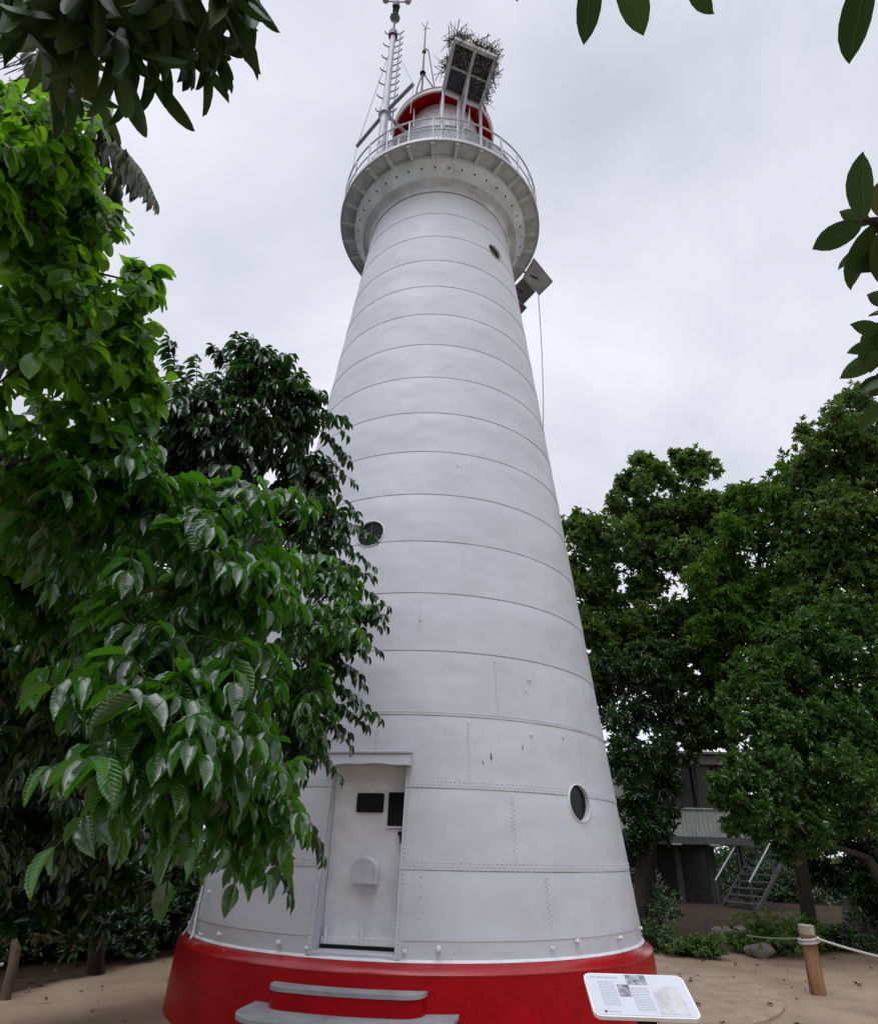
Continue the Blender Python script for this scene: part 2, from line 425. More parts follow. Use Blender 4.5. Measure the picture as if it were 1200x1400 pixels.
def lumpy(rng, d, amp=0.22):
    f = np.zeros(len(d))
    for k in range(6):
        w = rng.normal(size=3) * (2.2 + k); f += np.cos(d @ w + rng.random()*6.28)
    return 1 + amp * f / 2.2
def shell(rng, c, r, n, inner=0.3, lo=0.72):
    d = unit(rng.normal(size=(n,3)))
    k = np.where(rng.random(n) < inner, rng.uniform(0.25, lo, n), rng.uniform(lo, 1.05, n)) * lumpy(rng, d)
    return np.array(c) + d * (np.array(r) * k[:,None] if np.ndim(r) else r * k[:,None]), d

def fronds(Lv, tw, P0, D, Ln, pairs, ll, lw, droop=0.35, hang=0.7, spread=0.8, terminal=True, jit=0.22):
    """pinnate leaves: rachis from P0 along D, leaflets in pairs, hanging"""
    rng = Lv.rng; n = len(P0); dn = np.array([0,0,-1.0])
    D = unit(D)
    side = np.cross(D, np.array([0,0,1.0])); bad = np.linalg.norm(side, axis=1) < 0.15
    side[bad] = rng.normal(size=(bad.sum(),3)); side = unit(side)
    pt = lambda t: P0 + D*(Ln*t)[:,None] + dn*((droop*Ln)*t*t)[:,None]
    cv = rng.random(n)
    for i in range(pairs):
        t = np.full(n, 0.16 + 0.84*i/(pairs-1)) + rng.uniform(-.02,.02,n)
        T = unit(D + dn*(2*droop*t)[:,None])
        sc = (0.75 + 0.45*math.sin(PI*(i+0.6)/(pairs+0.4)))
        for sg in (-1, 1):
            keep = rng.random(n) > 0.06
            d = T*0.45 + side*sg*spread + dn*hang + rng.normal(size=(n,3))*jit
            nn = np.array([0,0,1.0]) + side*sg*0.35 + T*0.5 + rng.normal(size=(n,3))*0.3
            l = ll*sc*rng.uniform(.6,1.25,n)
            Lv.add(pt(t)[keep], d[keep], nn[keep], l[keep], (l*lw)[keep], cv[keep])
    if terminal:
        T = unit(D + dn*(2*droop)); l = ll*rng.uniform(.8,1.1,n)
        Lv.add(pt(np.ones(n)), T + dn*hang*.6, np.tile((0,0,1.0),(n,1)) + T*.5, l, l*lw)
    if tw is not None:
        for i in range(n):
            tw.tube([P0[i] + D[i]*Ln[i]*t + dn*droop*Ln[i]*t*t for t in (0,.35,.7,1.0)], [0.006,.005,.004,.002], 3, False)
def rosettes(Lv, P0, D, k, ll, lw, open_=0.9, hang=0.15, nz=0.35):
    rng = Lv.rng; n = len(P0); D = unit(D)
    a = unit(np.cross(D, rng.normal(size=(n,3)))); b = np.cross(D, a); cv = rng.random(n)
    for i in range(k):
        q = 2*PI*i*0.382 + rng.uniform(-.4,.4,n)
        o = a*np.cos(q)[:,None] + b*np.sin(q)[:,None]
        op = open_*(0.45 + 0.75*i/k)
        d = D*(1-op*0.55) + o*op + np.array([0,0,-hang]) + rng.normal(size=(n,3))*.15
        l = ll*rng.uniform(.65,1.15,n)
        Lv.add(P0 - D*np.reshape(np.broadcast_to(ll*0.5*i/k, n), (n,1)) + rng.normal(size=(n,3))*np.mean(ll)*.12, d, D + np.array([0,0,.6]) - o*.3 + rng.normal(size=(n,3))*nz, l, l*lw, cv)

def bez(a, b, c, n=7): return [(1-t)**2*np.array(a) + 2*t*(1-t)*np.array(b) + t*t*np.array(c) for t in np.linspace(0,1,n)]

NSUB = {'near': 6, 'pinnate': 7, 'broad': 7, 'far': 9, 'narrow': 8}
def tree(name, label, cat, base, blobs, style, mat, seed, r0=0.16, fork=0.4, group=None, twig_n=5, dens=1.0, ll=None, trunk_top=None, lean=(0,0), sprays=()):
    """blobs: list of (centre, radius). Empty > trunk, branches, crown"""
    rng = np.random.default_rng(seed); rnd = random.Random(seed)
    base = np.array(base, float)
    e = empty(name, tuple(base), label, cat, group)
    cs = np.array([b[0] for b in blobs]); mean = cs.mean(0)
    h = cs[:,2].min() if trunk_top is None else None
    top = np.array(trunk_top, float) if trunk_top is not None else base*(1-fork) + mean*fork
    tr = MB(); path = [base + np.array((0,0,-.15))]
    mid = (base + top)/2 + np.array([rnd.uniform(-.15,.15)+lean[0], rnd.uniform(-.15,.15)+lean[1], 0])
    pts = bez(base + np.array((0,0,-.15)), mid, top, 8)
    tr.tube(pts, [r0*1.35, r0*1.12, r0*1.0, r0*.95, r0*.9, r0*.86, r0*.8, r0*.72], 12)
    tr.build('trunk', M['bark'], e)
    br = MB(); Lv = Leaves(seed + 7); tw = MB() if style in ('near','pinnate') else None
    subs = []
    nodes = [(top, r0*.6)]; todo = [(np.array(c, float), r) for c, r in blobs]
    while todo:
        bi = min(((np.linalg.norm(c-n[0]), a, b_) for a, (c, r) in enumerate(todo) for b_, n in enumerate(nodes)), key=lambda q: q[0])
        c, r = todo.pop(bi[1]); st, sr = nodes[bi[2]]; er = max(sr*.66, r0*.12); nodes.append((c, er))
        subs.append((c, r*.5))
        m = (st + c)/2 + np.array([rnd.uniform(-.2,.2), rnd.uniform(-.2,.2), 0.12])*bi[0]*.5
        br.tube(bez(st, m, c, 6), [sr*.8 + (er-sr*.8)*t for t in (0,.2,.4,.6,.8,1)], 7)
        for k in range(NSUB.get(style, 8)):
            d = unit(rng.normal(size=3) + np.array([0,0,.15])); q = c + d*r*rng.uniform(.5,1.0)*np.array([1,1,.85]); rr = r*rng.uniform(.24,.46)
            subs.append((q, rr)); br.tube(bez(c, (c+q)/2 + np.array([0,0,.12*r]), q, 4), [r0*.11, r0*.08, r0*.055, r0*.03], 4)
    for c, r in subs:
        if style == 'near':
            L = (ll or 0.19)*min(1.15, max(0.68, 1.0 - (np.linalg.norm(c-CAM)-4.2)*0.15)); n = int(26*dens*(0.19/L)**1.5*(r/0.45)**2) + 2
            P, d = shell(rng, c, r*.88, n, .42, .7)
            dd = d*0.8 + rng.normal(size=(n,3))*.35 + np.array([0,0,.1])
            fronds(Lv, tw, P - unit(dd)*L*0.9, dd, np.full(n, L*2.5)*rng.uniform(.75,1.2,n), 5, L, 0.23, .3, .75)
        elif style == 'pinnate':
            L = ll or 0.13; n = int(34*dens*(r/0.45)**2) + 2
            P, d = shell(rng, c, r*.85, n, .35, .7)
            dd = d*0.9 + rng.normal(size=(n,3))*.35
            fronds(Lv, tw, P - unit(dd)*L, dd, np.full(n, L*3.1)*rng.uniform(.75,1.25,n), 7, L, 0.21, .3, .7)
        elif style == 'broad':
            L = ll or 0.14; n = int(54*dens*(r/0.45)**2) + 4
            P, d = shell(rng, c, r*.9, n, .4, .7)
            rosettes(Lv, P, d + np.array([0,0,.1]) + rng.normal(size=(n,3))*.4, 5, L*rng.uniform(.7,1.25,n), 0.27, .9, 1.0, .45)
        else:
            L = ll or 0.16; w = 0.16 if style == 'narrow' else 0.27
            n = int(210*dens*(0.17/L)**1.6*(r/1.2)**2) + 4
            P, d = shell(rng, c, r*.95, n, .33, .68)
            rosettes(Lv, P, d + np.array([0,0,.45]) + rng.normal(size=(n,3))*.3, 9, L, w, .9, .1 if style != 'narrow' else .35)
    for q0, q1, d_ in sprays:
        a_, b_ = np.array(at_d(*q0, d_)), np.array(at_d(*q1, d_*1.0)); l = np.linalg.norm(b_-a_)
        fronds(Lv, tw, np.stack([a_, a_ + rng.normal(size=3)*.05]), np.stack([(b_-a_)/l + DZ*.25, (b_-a_)/l + DZ*.25 + rng.normal(size=3)*.18]), np.array([l*1.05, l*.85]), 8, .12, .22, .3, .75)
    br.build('branches', M['bark'], e)
    if tw is not None: tw.build('leaf_stalks', M['twig'], e, False)
    Lv.build('crown', mat, e, {'near': T_FINE, 'pinnate': T_MID, 'broad': T_SMOOTH}.get(style, T_FAR))
    return e

# ------------------------------------------------------------------ ground
def ground():
    n = 160; xs = np.concatenate([[-1500,-400,-120,-60], np.linspace(-30,30,n), [60,120,400,1500]])
    ys = np.concatenate([[-1500,-400,-100,-40], np.linspace(-18,40,n), [70,130,400,1500]])
    X, Y = np.meshgrid(xs, ys); Z = np.zeros_like(X)
    for k in range(7):
        a, b, p = np.random.default_rng(k).uniform(-1.2,1.2), np.random.default_rng(k+50).uniform(-1.2,1.2), k*1.7
        Z += 0.012*np.sin(a*X + b*Y + p)
    R = np.hypot(X, Y); Z *= np.clip((R-3.2)/1.5, 0, 1) * np.clip((60-R)/20, 0, 1)
    Z += 0.05*np.exp(-((R-3.3)/.35)**2)*0 - 0.002
    Z += np.clip((Y-5)/8, 0, 1)*np.clip((X-4)/3, 0, 1)*np.clip((40-Y)/15,0,1)*0.12
    m = len(xs); vs = np.stack([X.ravel(), Y.ravel(), Z.ravel()], 1)
    fs = [(j*m+i, j*m+i+1, (j+1)*m+i+1, (j+1)*m+i) for j in range(len(ys)-1) for i in range(m-1)]
    b = MB(); b.add(vs, fs, True); o = b.build('ground', M['sand'], None, False); o['kind'] = 'structure'
ground()
def apron():
    b = MB(); cx, cy, R = 2.3, 0.95, 2.85
    prof = [(0.0, 0.07), (R-0.02, 0.062), (R, 0.045), (R+0.005, -0.1)]
    b.lathe(prof, 96, True, False, (cx, cy, 0))
    o = b.build('path', M['apron']); o['kind'] = 'structure'
apron()

# ------------------------------------------------------------------ lighthouse
K = 0.10314; R0 = 3.1107
def rw(z): return R0 - K*z
RZ = [1.56 + 0.8*i for i in range(16)]          # plate laps
TOPZ = 14.36
DA = rad(-12)                                    # door azimuth
def azp(a, r, z): return np.array([r*math.sin(a), -r*math.cos(a), z])
DN = np.array([math.sin(DA), -math.cos(DA), 0.0]); DT = np.array([math.cos(DA), math.sin(DA), 0.0]); DZ = np.array([0,0,1.0])
def dp(t, n, z): return DN*n + DT*t + DZ*z

LH = empty('lighthouse', (0,0,0), 'tall white riveted iron lighthouse on a round red base', 'lighthouse')
def tower_wall():
    prof = [(0.5, 0.30)]
    prof.append((rw(0.30)-0.05, 0.30)); prof.append((rw(.9)-0.004, 0.92))
    edges = [0.944] + RZ
    for i, z in enumerate(edges):
        z1 = edges[i+1] if i+1 < len(edges) else TOPZ
        o = 0.0055
        prof.append((rw(z) + o*0.2 - 0.002, z - 0.001)); prof.append((rw(z) + o, z))
        for k in (1, 2, 3):
            zz = z + (z1-z)*k/3 - (0.006 if k == 3 else 0)
            prof.append((rw(zz) + o*(1-k/3), zz))
    prof.append((0.5, TOPZ-0.006))
    b = MB(); b.lathe(prof, 224, True)
    n = 224; L = len(prof)
    b.f.append(tuple(range(n))[::-1]); b.sm.append(False)
    b.f.append(tuple((L-1)*n + k for k in range(n))); b.sm.append(False)
    me = b.mesh('tower_wall')
    o = bpy.data.objects.new('tower_wall', me); C.objects.link(o)
    cut = []
    c = MB(); c.box(dp(-0.015, 2.66+0.6, 1.71), (0.86, 1.2, 1.86), (DT, DN, DZ)); cut.append(c)
    for a, z, r in PORTS:
        c = MB(); nr = azp(a, 1, 0); p = azp(a, rw(z), z)
        c.tube([p - nr*0.16, p + nr*0.5], r, 40, True, True); cut.append(c)
    objs = []
    for c in cut:
        co = bpy.data.objects.new('cutter', c.mesh('cutter')); C.objects.link(co); objs.append(co)
        md = o.modifiers.new('cut', 'BOOLEAN'); md.operation = 'DIFFERENCE'; md.solver = 'EXACT'; md.object = co
    dg = bpy.context.evaluated_depsgraph_get()
    me2 = bpy.data.meshes.new_from_object(o.evaluated_get(dg))
    for co in objs:
        bpy.data.objects.remove(co)
    bpy.data.objects.remove(o)
    # rivets along the laps and the plate seams
    rv = MB(); rng = random.Random(4)
    def rivet(a, z, r=0.0108):
        t, nz_ = math.sin(a-DA)*rw(z), math.cos(a-DA)
        if nz_ > 0 and abs(t+0.01) < 0.49 and 0.78 < z < 2.72: return
        for pa, pz, pr in PORTS:
            if math.hypot((a-pa)*rw(z), z-pz) < pr + .05: return
        p = azp(a, rw(z)+0.004, z); rv.dome(p, azp(a, 1, K), r*rng.uniform(.85,1.15), r*0.75, 6)
    for i, z in enumerate([RZ[0], RZ[1], RZ[2]]):
        k = int(2*110/(1)); 
        for j in range(k):
            a = -rad(110) + rad(220)*j/k
            rivet(a, z + 0.034)
            rivet(a + rad(0.5), z + 0.068 if i < 2 else z + 0.034)
    seams = [(0.99,1.52,27.6),(0.99,1.52,-45),(0.99,1.52,64),(0.99,1.52,-62),(1.62,2.32,20.5),(1.62,2.32,-38),(1.62,2.32,58),(2.42,3.12,10.75),(2.78,3.12,-11.3),(2.42,3.12,46),
             (3.22,3.92,18.7),(3.22,3.92,-17.0),(3.22,3.92,55),(4.02,4.72,-2.2),(4.82,5.5,10.3),(4.02,4.72,38)]
    for z0, z1, ad in seams:
        m = int((z1-z0)/(0.045 if z0 < 4 else 0.07))
        for j in range(m):
            rivet(rad(ad), z0 + (z1-z0)*j/m, 0.010 if z0 < 4 else 0.008)
            if z0 < 2.0 and ad in (27.6, 20.5): rivet(rad(ad) + 0.010, z0 + (z1-z0)*(j+.5)/m, 0.009)
    for j in range(150):                           # small rivets of the foot course, patchy
        a = -rad(75) + rad(150)*j/150
        if math.sin(j*0.7) + math.sin(j*0.23) > 0.1: rivet(a, 0.855, 0.007)
    for z in np.linspace(1.05, 1.5, 6): rivet(rad(0.4), z, 0.010)
    bm = bmesh.new(); bm.from_mesh(me2)
    tm = rv.mesh('rv', False); bm.from_mesh(tm); bm.to_mesh(me2); bm.free()
    me2.set_sharp_from_angle(angle=rad(30))
    o = bpy.data.objects.new('tower_wall', me2); C.objects.link(o); o.data.materials.clear(); o.data.materials.append(M['tower']); o.parent = LH
PORTS = [(rad(42), 2.285, 0.205), (rad(-19.8), 5.72, 0.205), (rad(40.9), 12.88, 0.19)]
tower_wall()
for a, z, r in PORTS:
    n = azp(a, 1, 0); p = azp(a, rw(z), z); t = np.array([math.cos(a), math.sin(a), 0]); w = np.array([0,0,1.0])
    # frame ring following the sloping wall
    b = MB(); sl_n = azp(a, math.cos(math.atan(K)), math.sin(math.atan(K))); up_ = np.cross(t, sl_n)*-1
    m = 40; vs = []
    for rr, hh in ((r+0.001, -0.02), (r+0.001, 0.016), (r+0.011, 0.014), (r+0.014, -0.01)):
        for k in range(m):
            q = 2*PI*k/m; vs.append(p + t*rr*math.cos(q) + up_*rr*math.sin(q) + sl_n*hh)
    b.add(vs, [(i*m+k, i*m+(k+1)%m, (i+1)*m+(k+1)%m, (i+1)*m+k) for i in range(3) for k in range(m)], True)
    f = b.build('porthole', M['white'], LH)
    g = MB(); g.tube([p - n*0.07, p - n*0.05], r-0.003, 40); g.build('glass', M['glass'], f)
    if z > 5:                                       # the middle window has glazing bars behind the glass
        k = MB(); c = p - n*0.045
        k.box(c, (0.018, 0.012, 2*r*.98), (t, n, w)); k.box(c - w*0.03, (2*r*.97, 0.012, 0.016), (t, n, w)); k.build('glazing_bar', M['dark'], f)
# plinth
b = MB()
b.lathe([(2.95, 0.66), (3.146, 0.672), (3.155, 0.55), (3.17, 0.2), (3.19, -0.3)], 200, True); b.build('plinth', M['red'], LH)
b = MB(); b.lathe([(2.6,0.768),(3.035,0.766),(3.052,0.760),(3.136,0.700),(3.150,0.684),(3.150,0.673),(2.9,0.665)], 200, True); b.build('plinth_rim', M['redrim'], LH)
# white bead where the tower meets the plinth, foot bolts
b = MB(); b.lathe([(rw(.76)-.01,0.755),(rw(.76)+.016,0.766),(rw(.78)+.012,0.778),(rw(.79)-.01,0.79)], 200); b.build('foot_bead', M['white'], LH)
bolts = [(-27.8,.86,1.2),(-21.4,.84,.8),(-2.2,.855,.8),(4.1,.88,1.2),(27.6,.87,.8),(34.2,.915,1.1),(49.5,.90,1.1),(66.2,.93,1.0),(-55.5,.815,.9),(-56.7,1.23,.9),(-70,.86,.9),(-46,.86,1.1),(-63.4,1.10,.8),(29,3.70,.75),(27.7,3.55,.6),(27.9,3.01,.7)]
for ad, z, s in bolts:
    b = MB(); n = azp(rad(ad), 1, 0.12); p = azp(rad(ad), rw(z), z)
    b.tube([p - n*.01, p + n*0.02*s, p + n*0.034*s], [0.011*s,0.011*s,0.011*s], 8)
    b.dome(p + n*0.03*s, n, 0.025*s, 0.022*s, 9)
    b.build('foot_bolt', M['white'], LH)
M['chip'] = simple('bare_rusty_iron', (0.035,0.025,0.02), 0.8, 0.4, 60)
for ad, z, w_, h_ in ((16.3,2.716,.018,.10),(14.2,2.646,.014,.05),(25.05,2.853,.012,.06),(39,3.02,.008,.05),(-2.0,4.35,.01,.04),(9,6.9,.012,.03)):
    n = azp(rad(ad), math.cos(math.atan(K)), math.sin(math.atan(K))); t = np.array([math.cos(rad(ad)), math.sin(rad(ad)), 0]); up_ = np.cross(n, t); p = azp(rad(ad), rw(z)+.004, z)
    rr = random.Random(int(ad*10)); b = MB(); b.prism([(w_/2*math.sin(q)*rr.uniform(.5,1.2), h_/2*math.cos(q)*rr.uniform(.8,1.1)) for q in np.linspace(0, 2*PI, 11)[:-1]], p, (t, up_, n), -0.004, 0.003); b.build('paint_chip', M['chip'], LH)
# door: frame strips, hood, leaf
b = MB()
for sg, tt in ((-1, -0.445), (1, 0.415)):
    vs = []; fs = []; zs = np.linspace(0.79, 2.60, 14)
    for i, z in enumerate(zs):
        for t in (tt + sg*0.0, tt + sg*0.062):
            nn = math.sqrt((rw(z)+0.013)**2 - t*t); vs.append(dp(t, nn, z))
        for t in (tt + sg*0.0, tt + sg*0.062):
            nn = math.sqrt((rw(z)-0.02)**2 - t*t); vs.append(dp(t, nn, z))
    for i in range(13):
        q = 4*i; fs += [(q,q+1,q+5,q+4),(q,q+4,q+6,q+2),(q+1,q+3,q+7,q+5)]
    b.add(vs, fs)
    for z in np.linspace(0.84, 2.56, 44):
        t = tt + sg*0.036; nn = math.sqrt((rw(z)+0.013)**2 - t*t); b.dome(dp(t, nn, z), DN, 0.010, 0.008, 6)
fr = b.build('door_frame', M['tower'], LH)
b = MB()                                            # hood: a shallow riveted box over the opening
pr = []
for k in range(13):
    t = -0.50 + 0.98*k/12; pr.append(t)
vs = []; fs = []
for t in pr:
    zb = 2.565 + 0.028*math.cos(t*PI/1.1) + 0.006*math.sin(t*17); zt = 2.70
    vs += [dp(t, 2.70, zt), dp(t, 2.935, zt), dp(t, 2.965, zb), dp(t, 2.70, zb)]
for k in range(12):
    q = 4*k; fs += [(q,q+1,q+5,q+4),(q+1,q+2,q+6,q+5),(q+2,q+3,q+7,q+6)]
fs += [(0,3,2,1), (48,49,50,51)]
b.add(vs, fs)
b.box(dp(-0.01, 2.90, 2.716), (1.02, 0.11, 0.03), (DT, DN, DZ), 0.006)
for k in range(26): b.dome(dp(-0.48 + 0.94*k/25, 2.895, 2.731), (DN*0.3 + DZ), 0.011, 0.009, 6)
b.build('door_hood', M['tower'], LH)
b = MB(); b.box(dp(-0.015, 2.695, 1.745), (0.855, 0.05, 1.785), (DT, DN, DZ), 0.004)
dr = b.build('door', M['white'], LH)
b = MB(); b.box(dp(-0.008, 2.735, 2.20), (0.318, 0.03, 0.20), (DT, DN, DZ), 0.012); b.build('door_window', M['black'], dr)
b = MB(); b.box(dp(0.305, 2.735, 2.14), (0.2, 0.03, 0.34), (DT, DN, DZ), 0.006); b.build('door_window', M['glass'], dr)
b = MB(); b.box(dp(0.305, 2.73, 1.955), (0.215, 0.03, 0.018), (DT, DN, DZ), 0.003); b.build('window_ledge', M['white'], dr)
b = MB(); b.box(dp(0.36, 2.745, 1.895), (0.05,0.05,0.04), (DT, DN, DZ), 0.006); b.box(dp(0.375, 2.77, 1.85), (0.025,0.03,0.10), (DT, DN, DZ), 0.006); b.build('handle', M['black'], dr)
poly = [(-0.145,1.41),(0.145,1.41)] + [(0.145*math.cos(q), 1.53 + 0.13*math.sin(q)) for q in np.linspace(0, PI, 15)]
b = MB(); b.prism(poly, (0,0,0), (DT, DZ, DN), 2.715, 2.85)
b.build('vent_hood', M['white'], dr); b = MB()
poly2 = [(u*0.93 , 1.41+(v-1.41)*0.95+0.004) for u, v in poly]; b.prism(poly2, (0,0,0), (DT, DZ, DN), 2.845, 2.866)
b.build('vent_face', M['hoodshade'], dr)  # front plate in a darker white, shading put into its colour
b = MB(); b.box(dp(-0.015, 2.745, 0.89), (0.85, 0.05, 0.075), (DT, DN, DZ), 0.008)
for t in (-0.39, 0.0): b.tube([dp(t, 2.76, 0.86), dp(t, 2.77, 0.97), dp(t, 2.75, 1.01)], [0.02,0.018,0.012], 8)
b.build('kick_rail', M['white'], dr)
b = MB(); b.box(dp(-0.015, 2.76, 0.835), (0.84, 0.06, 0.022), (DT, DN, DZ)); b.build('door_gap', M['black'], dr)
b = MB(); b.box(dp(-0.015, 2.86, 0.795), (0.90, 0.30, 0.055), (DT, DN, DZ), 0.008); b.build('door_sill', M['tower'], LH)
# collar below the gallery
b = MB()
b.lathe([(1.835,14.55),(1.85,14.56),(2.05,14.845),(2.065,14.86),(2.065,14.99),(1.6,14.995)], 160)
b.build('collar', M['collar'], LH)
b = MB(); b.lathe([(1.58,14.38),(1.64,14.385),(1.655,14.42),(1.68,14.46),(1.72,14.50),(1.84,14.548),(1.83,14.56),(1.7,14.6)], 160); b.build('neck_moulding', M['deck'], LH)  # darker deck colour stands for the shade below the collar
for k in range(42):
    a = 2*PI*(k+0.5)/42; p = azp(a, 1.962, 14.72); n = azp(a, .82, -.57); b = MB(); b.tube([p - n*0.01, p + n*0.012], 0.02, 8); b.build('collar_bolt', M['black'], LH)
# gallery deck
b = MB(); b.lathe([(1.2,15.00),(2.385,15.00),(2.40,15.005),(2.40,15.05),(2.385,15.055),(0.9,15.055)], 160); dk = b.build('gallery_deck', M['deck'], LH)
b = MB(); b.lathe([(2.372,14.985),(2.412,14.985),(2.412,15.07),(2.403,15.07),(2.403,15.0),(2.372,14.997)], 160); b.build('deck_rim', M['rail'], LH)
NP = 28; OFF = 0.5
for k in range(NP):
    a = 2*PI*(k+OFF)/NP + 0.02; n = azp(a, 1, 0); t = np.array([math.cos(a), math.sin(a), 0])
    b = MB()
    poly = [(2.055,14.998),(2.365,14.998),(2.365,14.93),(2.30,14.90),(2.055,14.86)]
    b.prism([(u, v) for u, v in poly], (0,0,0), (n, DZ, t), -0.030, 0.030)
    b.build('bracket', M['collar'], LH)
    b = MB(); b.box(n*2.350 + DZ*14.945, (0.085, 0.055, 0.06), (t, n, DZ), 0.006); b.build('bracket_end', M['rail'], LH)
    b = MB(); b.tube([n*2.365 + DZ*15.02, n*2.365 + DZ*15.82], 0.019, 8); b.build('rail_post', M['rail'], LH)
for z, r in ((15.82, 0.021), (15.42, 0.017)):
    b = MB(); pts = [(2.365 + r*math.cos(q), z + r*math.sin(q)) for q in np.linspace(0, 2*PI, 8, endpoint=False)]
    b.lathe(pts, 140, True, True); b.build('rail', M['rail'], LH)
b = MB()                                           # wire lattice between deck and rail
for k in range(180):
    a = 2*PI*k/180
    for sg in (-1, 1):
        b.tube([azp(a + sg*0.36*j/3, 2.0, 15.10 + 1.05*j/3) for j in range(4)], 0.010, 3, False)
lat = b.build('wire_lattice', M['rail'], LH, False)
b = MB()
for z in (15.1, 15.6, 16.14):
    b.lathe([(1.99,z),(2.02,z),(2.02,z+.025),(1.99,z+.025)], 96, False, True)
for k in range(12): b.box(azp(2*PI*k/12, 2.005, 15.6), (0.04,0.04,1.1))
b.build('lattice_frame', M['galv'], LH)
# lantern room
b = MB(); b.lathe([(0.98,15.05),(0.98,16.0),(0.965,16.02),(0.965,18.86),(0.5,18.88)], 96); b.build('lantern_wall', M['white'], LH)
b = MB()
for k in range(10):
    a = 2*PI*(k+.3)/10; b.box(azp(a, 0.975, 17.4), (0.05,0.05,2.8), (np.array([math.cos(a),math.sin(a),0]), azp(a,1,0), DZ), 0.006)
b.build('lantern_mullions', M['rail'], LH)
b = MB()
b.lathe([(0.90,18.93),(1.02,18.90),(1.22,18.80),(1.315,18.72),(1.33,18.72)], 128); 
b.build('eave', M['red'], LH)
b = MB()
b.lathe([(1.325,18.715),(1.365,18.72),(1.375,18.80),(1.34,18.81),(1.325,18.79)], 128, True, True); b.build('gutter', M['rail'], LH)
b = MB(); b.lathe([(1.375,18.80),(1.385,18.86),(1.33,18.96),(1.10,19.28),(0.75,19.60),(0.35,19.80),(0.0,19.86)], 96); b.lathe([(0.0,20.3),(0.12,20.2),(0.16,20.05),(0.12,19.9),(0.1,19.78)], 24); b.build('roof', M['rust'], LH)
for a in (rad(-42), rad(-4), rad(18), rad(35)):
    b = MB()
    b.tube([azp(a, 1.12, 18.0), azp(a, 1.16, 18.75)], 0.022, 6)
    b.tube([azp(a, 1.12, 18.05), azp(a, 0.97, 17.9)], 0.015, 6); b.build('eave_handrail', M['rail'], LH)

# ------------------------------------------------------------------ steps
def stad(hw, depth, inset, rr, n=10):
    """plan outline in (t, n): back edge at inset, front corners rounded, front bowed"""
    pts = [(-hw, inset), ]
    for q in np.linspace(PI, PI/2, n): pts.append((-hw + rr + rr*math.cos(q), depth - 0.0 - rr + rr*math.sin(q)))
    m = pts[-1][0]
    for u in np.linspace(m, -m, 12)[1:-1]: pts.append((u, depth + 0.045*(1-(u/m)**2)))
    for q in np.linspace(PI/2, 0, n): pts.append((hw - rr + rr*math.cos(q), depth - rr + rr*math.sin(q)))
    pts.append((hw, inset)); return pts
ST = empty('entrance_steps', tuple(dp(0, 3.2, 0)), 'two red concrete half-round steps with grey treads below the door', 'steps')
for hw, dpt, z, rr, off in ((0.76, 3.33, 0.565, 0.22, 0.0), (1.00, 3.76, 0.39, 0.42, 0.05)):
    o = [(t + off, n) for t, n in stad(hw, dpt, 2.9, rr)]
    b = MB(); b.prism(o, (0,0,0), (DT, DN, DZ), -0.1, z - 0.035); s_ = b.build('step', M['red'], ST)
    o2 = [(t*1.012 + off, n + (0.012 if n > 3.0 else 0)) for t, n in stad(hw, dpt, 2.9, rr)]
    b = MB(); b.prism(o2, (0,0,0), (DT, DN, DZ), z - 0.034, z); b.build('tread', M['step'], s_)

# ------------------------------------------------------------------ conduit at the left of the base
b = MB()
c = [azp(rad(-63.4), rw(2.6)+.03, 2.6), azp(rad(-63.2), rw(1.5)+.03, 1.5), azp(rad(-62.3), rw(1.1)+.03, 1.1)]
b.tube(c + [azp(rad(-61.2), rw(.95)+.03, .93), azp(rad(-58.5), rw(.76)+.05, .80), azp(rad(-57.5), 3.12, .765)], 0.013, 8)
b.tube([c[2], azp(rad(-64.0), rw(.8)+.06, .84), azp(rad(-64.6), 3.13, .765)], 0.012, 8)
for p in (c[2], azp(rad(-61.2), rw(.95)+.03, .93)): b.dome(p, azp(rad(-62), 1, 0), 0.022, 0.03, 8)
cd = b.build('conduit', M['pipe']); tag(cd, 'thin pale conduit forking down the left foot of the white tower', 'pipe')

# ------------------------------------------------------------------ mast on the gallery
ma = rad(-38.5); mp_ = azp(ma, 2.22, 15.055)
MS = empty('signal_mast', tuple(mp_), 'tall grey signal mast with climbing pegs rising from the left of the gallery', 'mast')
b = MB(); b.tube([mp_, mp_ + DZ*1.2, mp_ + DZ*5.35], [0.105, 0.095, 0.07], 14); b.build('pole', M['mast'], MS)
b = MB(); b.tube([mp_ + DZ*0.0, mp_ + DZ*0.1], 0.2, 14); b.build('base_flange', M['mast'], MS)
for k in range(13):
    z = 1.9 + k*0.285; sg = 1 if k % 2 else -1
    for sg in ((1, -1) if k % 2 == 0 else (1,)):
        b = MB(); d = np.array([sg*0.93, -0.36, 0]); p = mp_ + DZ*z
        ln = 0.30 if sg > 0 else 0.23
        b.tube([p + d*0.05, p + d*ln*.85, p + d*ln + DZ*0.07], 0.017, 5); b.build('climbing_peg', M['spar'], MS)
tp = mp_ + DZ*5.35
b = MB(); b.tube([tp - DZ*.05, tp + DZ*.12, tp + DZ*.3], [0.12,0.12,0.06], 12); b.build('mast_cap', M['dark'], MS)
b = MB(); b.tube([tp + DZ*.2, tp + DZ*1.75], 0.028, 8); b.build('top_pole', M['dark'], MS)
b = MB(); b.tube([tp + DZ*.72, tp + DZ*.9, tp + DZ*1.05], [0.03,0.14,0.03], 8); b.tube([tp+DZ*1.18, tp+DZ*1.25, tp+DZ*1.32],[.03,.09,.03],8); b.tube([tp+DZ*1.42, tp+DZ*1.5, tp+DZ*1.68],[.09,.11,.08],10); b.build('mast_lamp', M['dark'], MS)
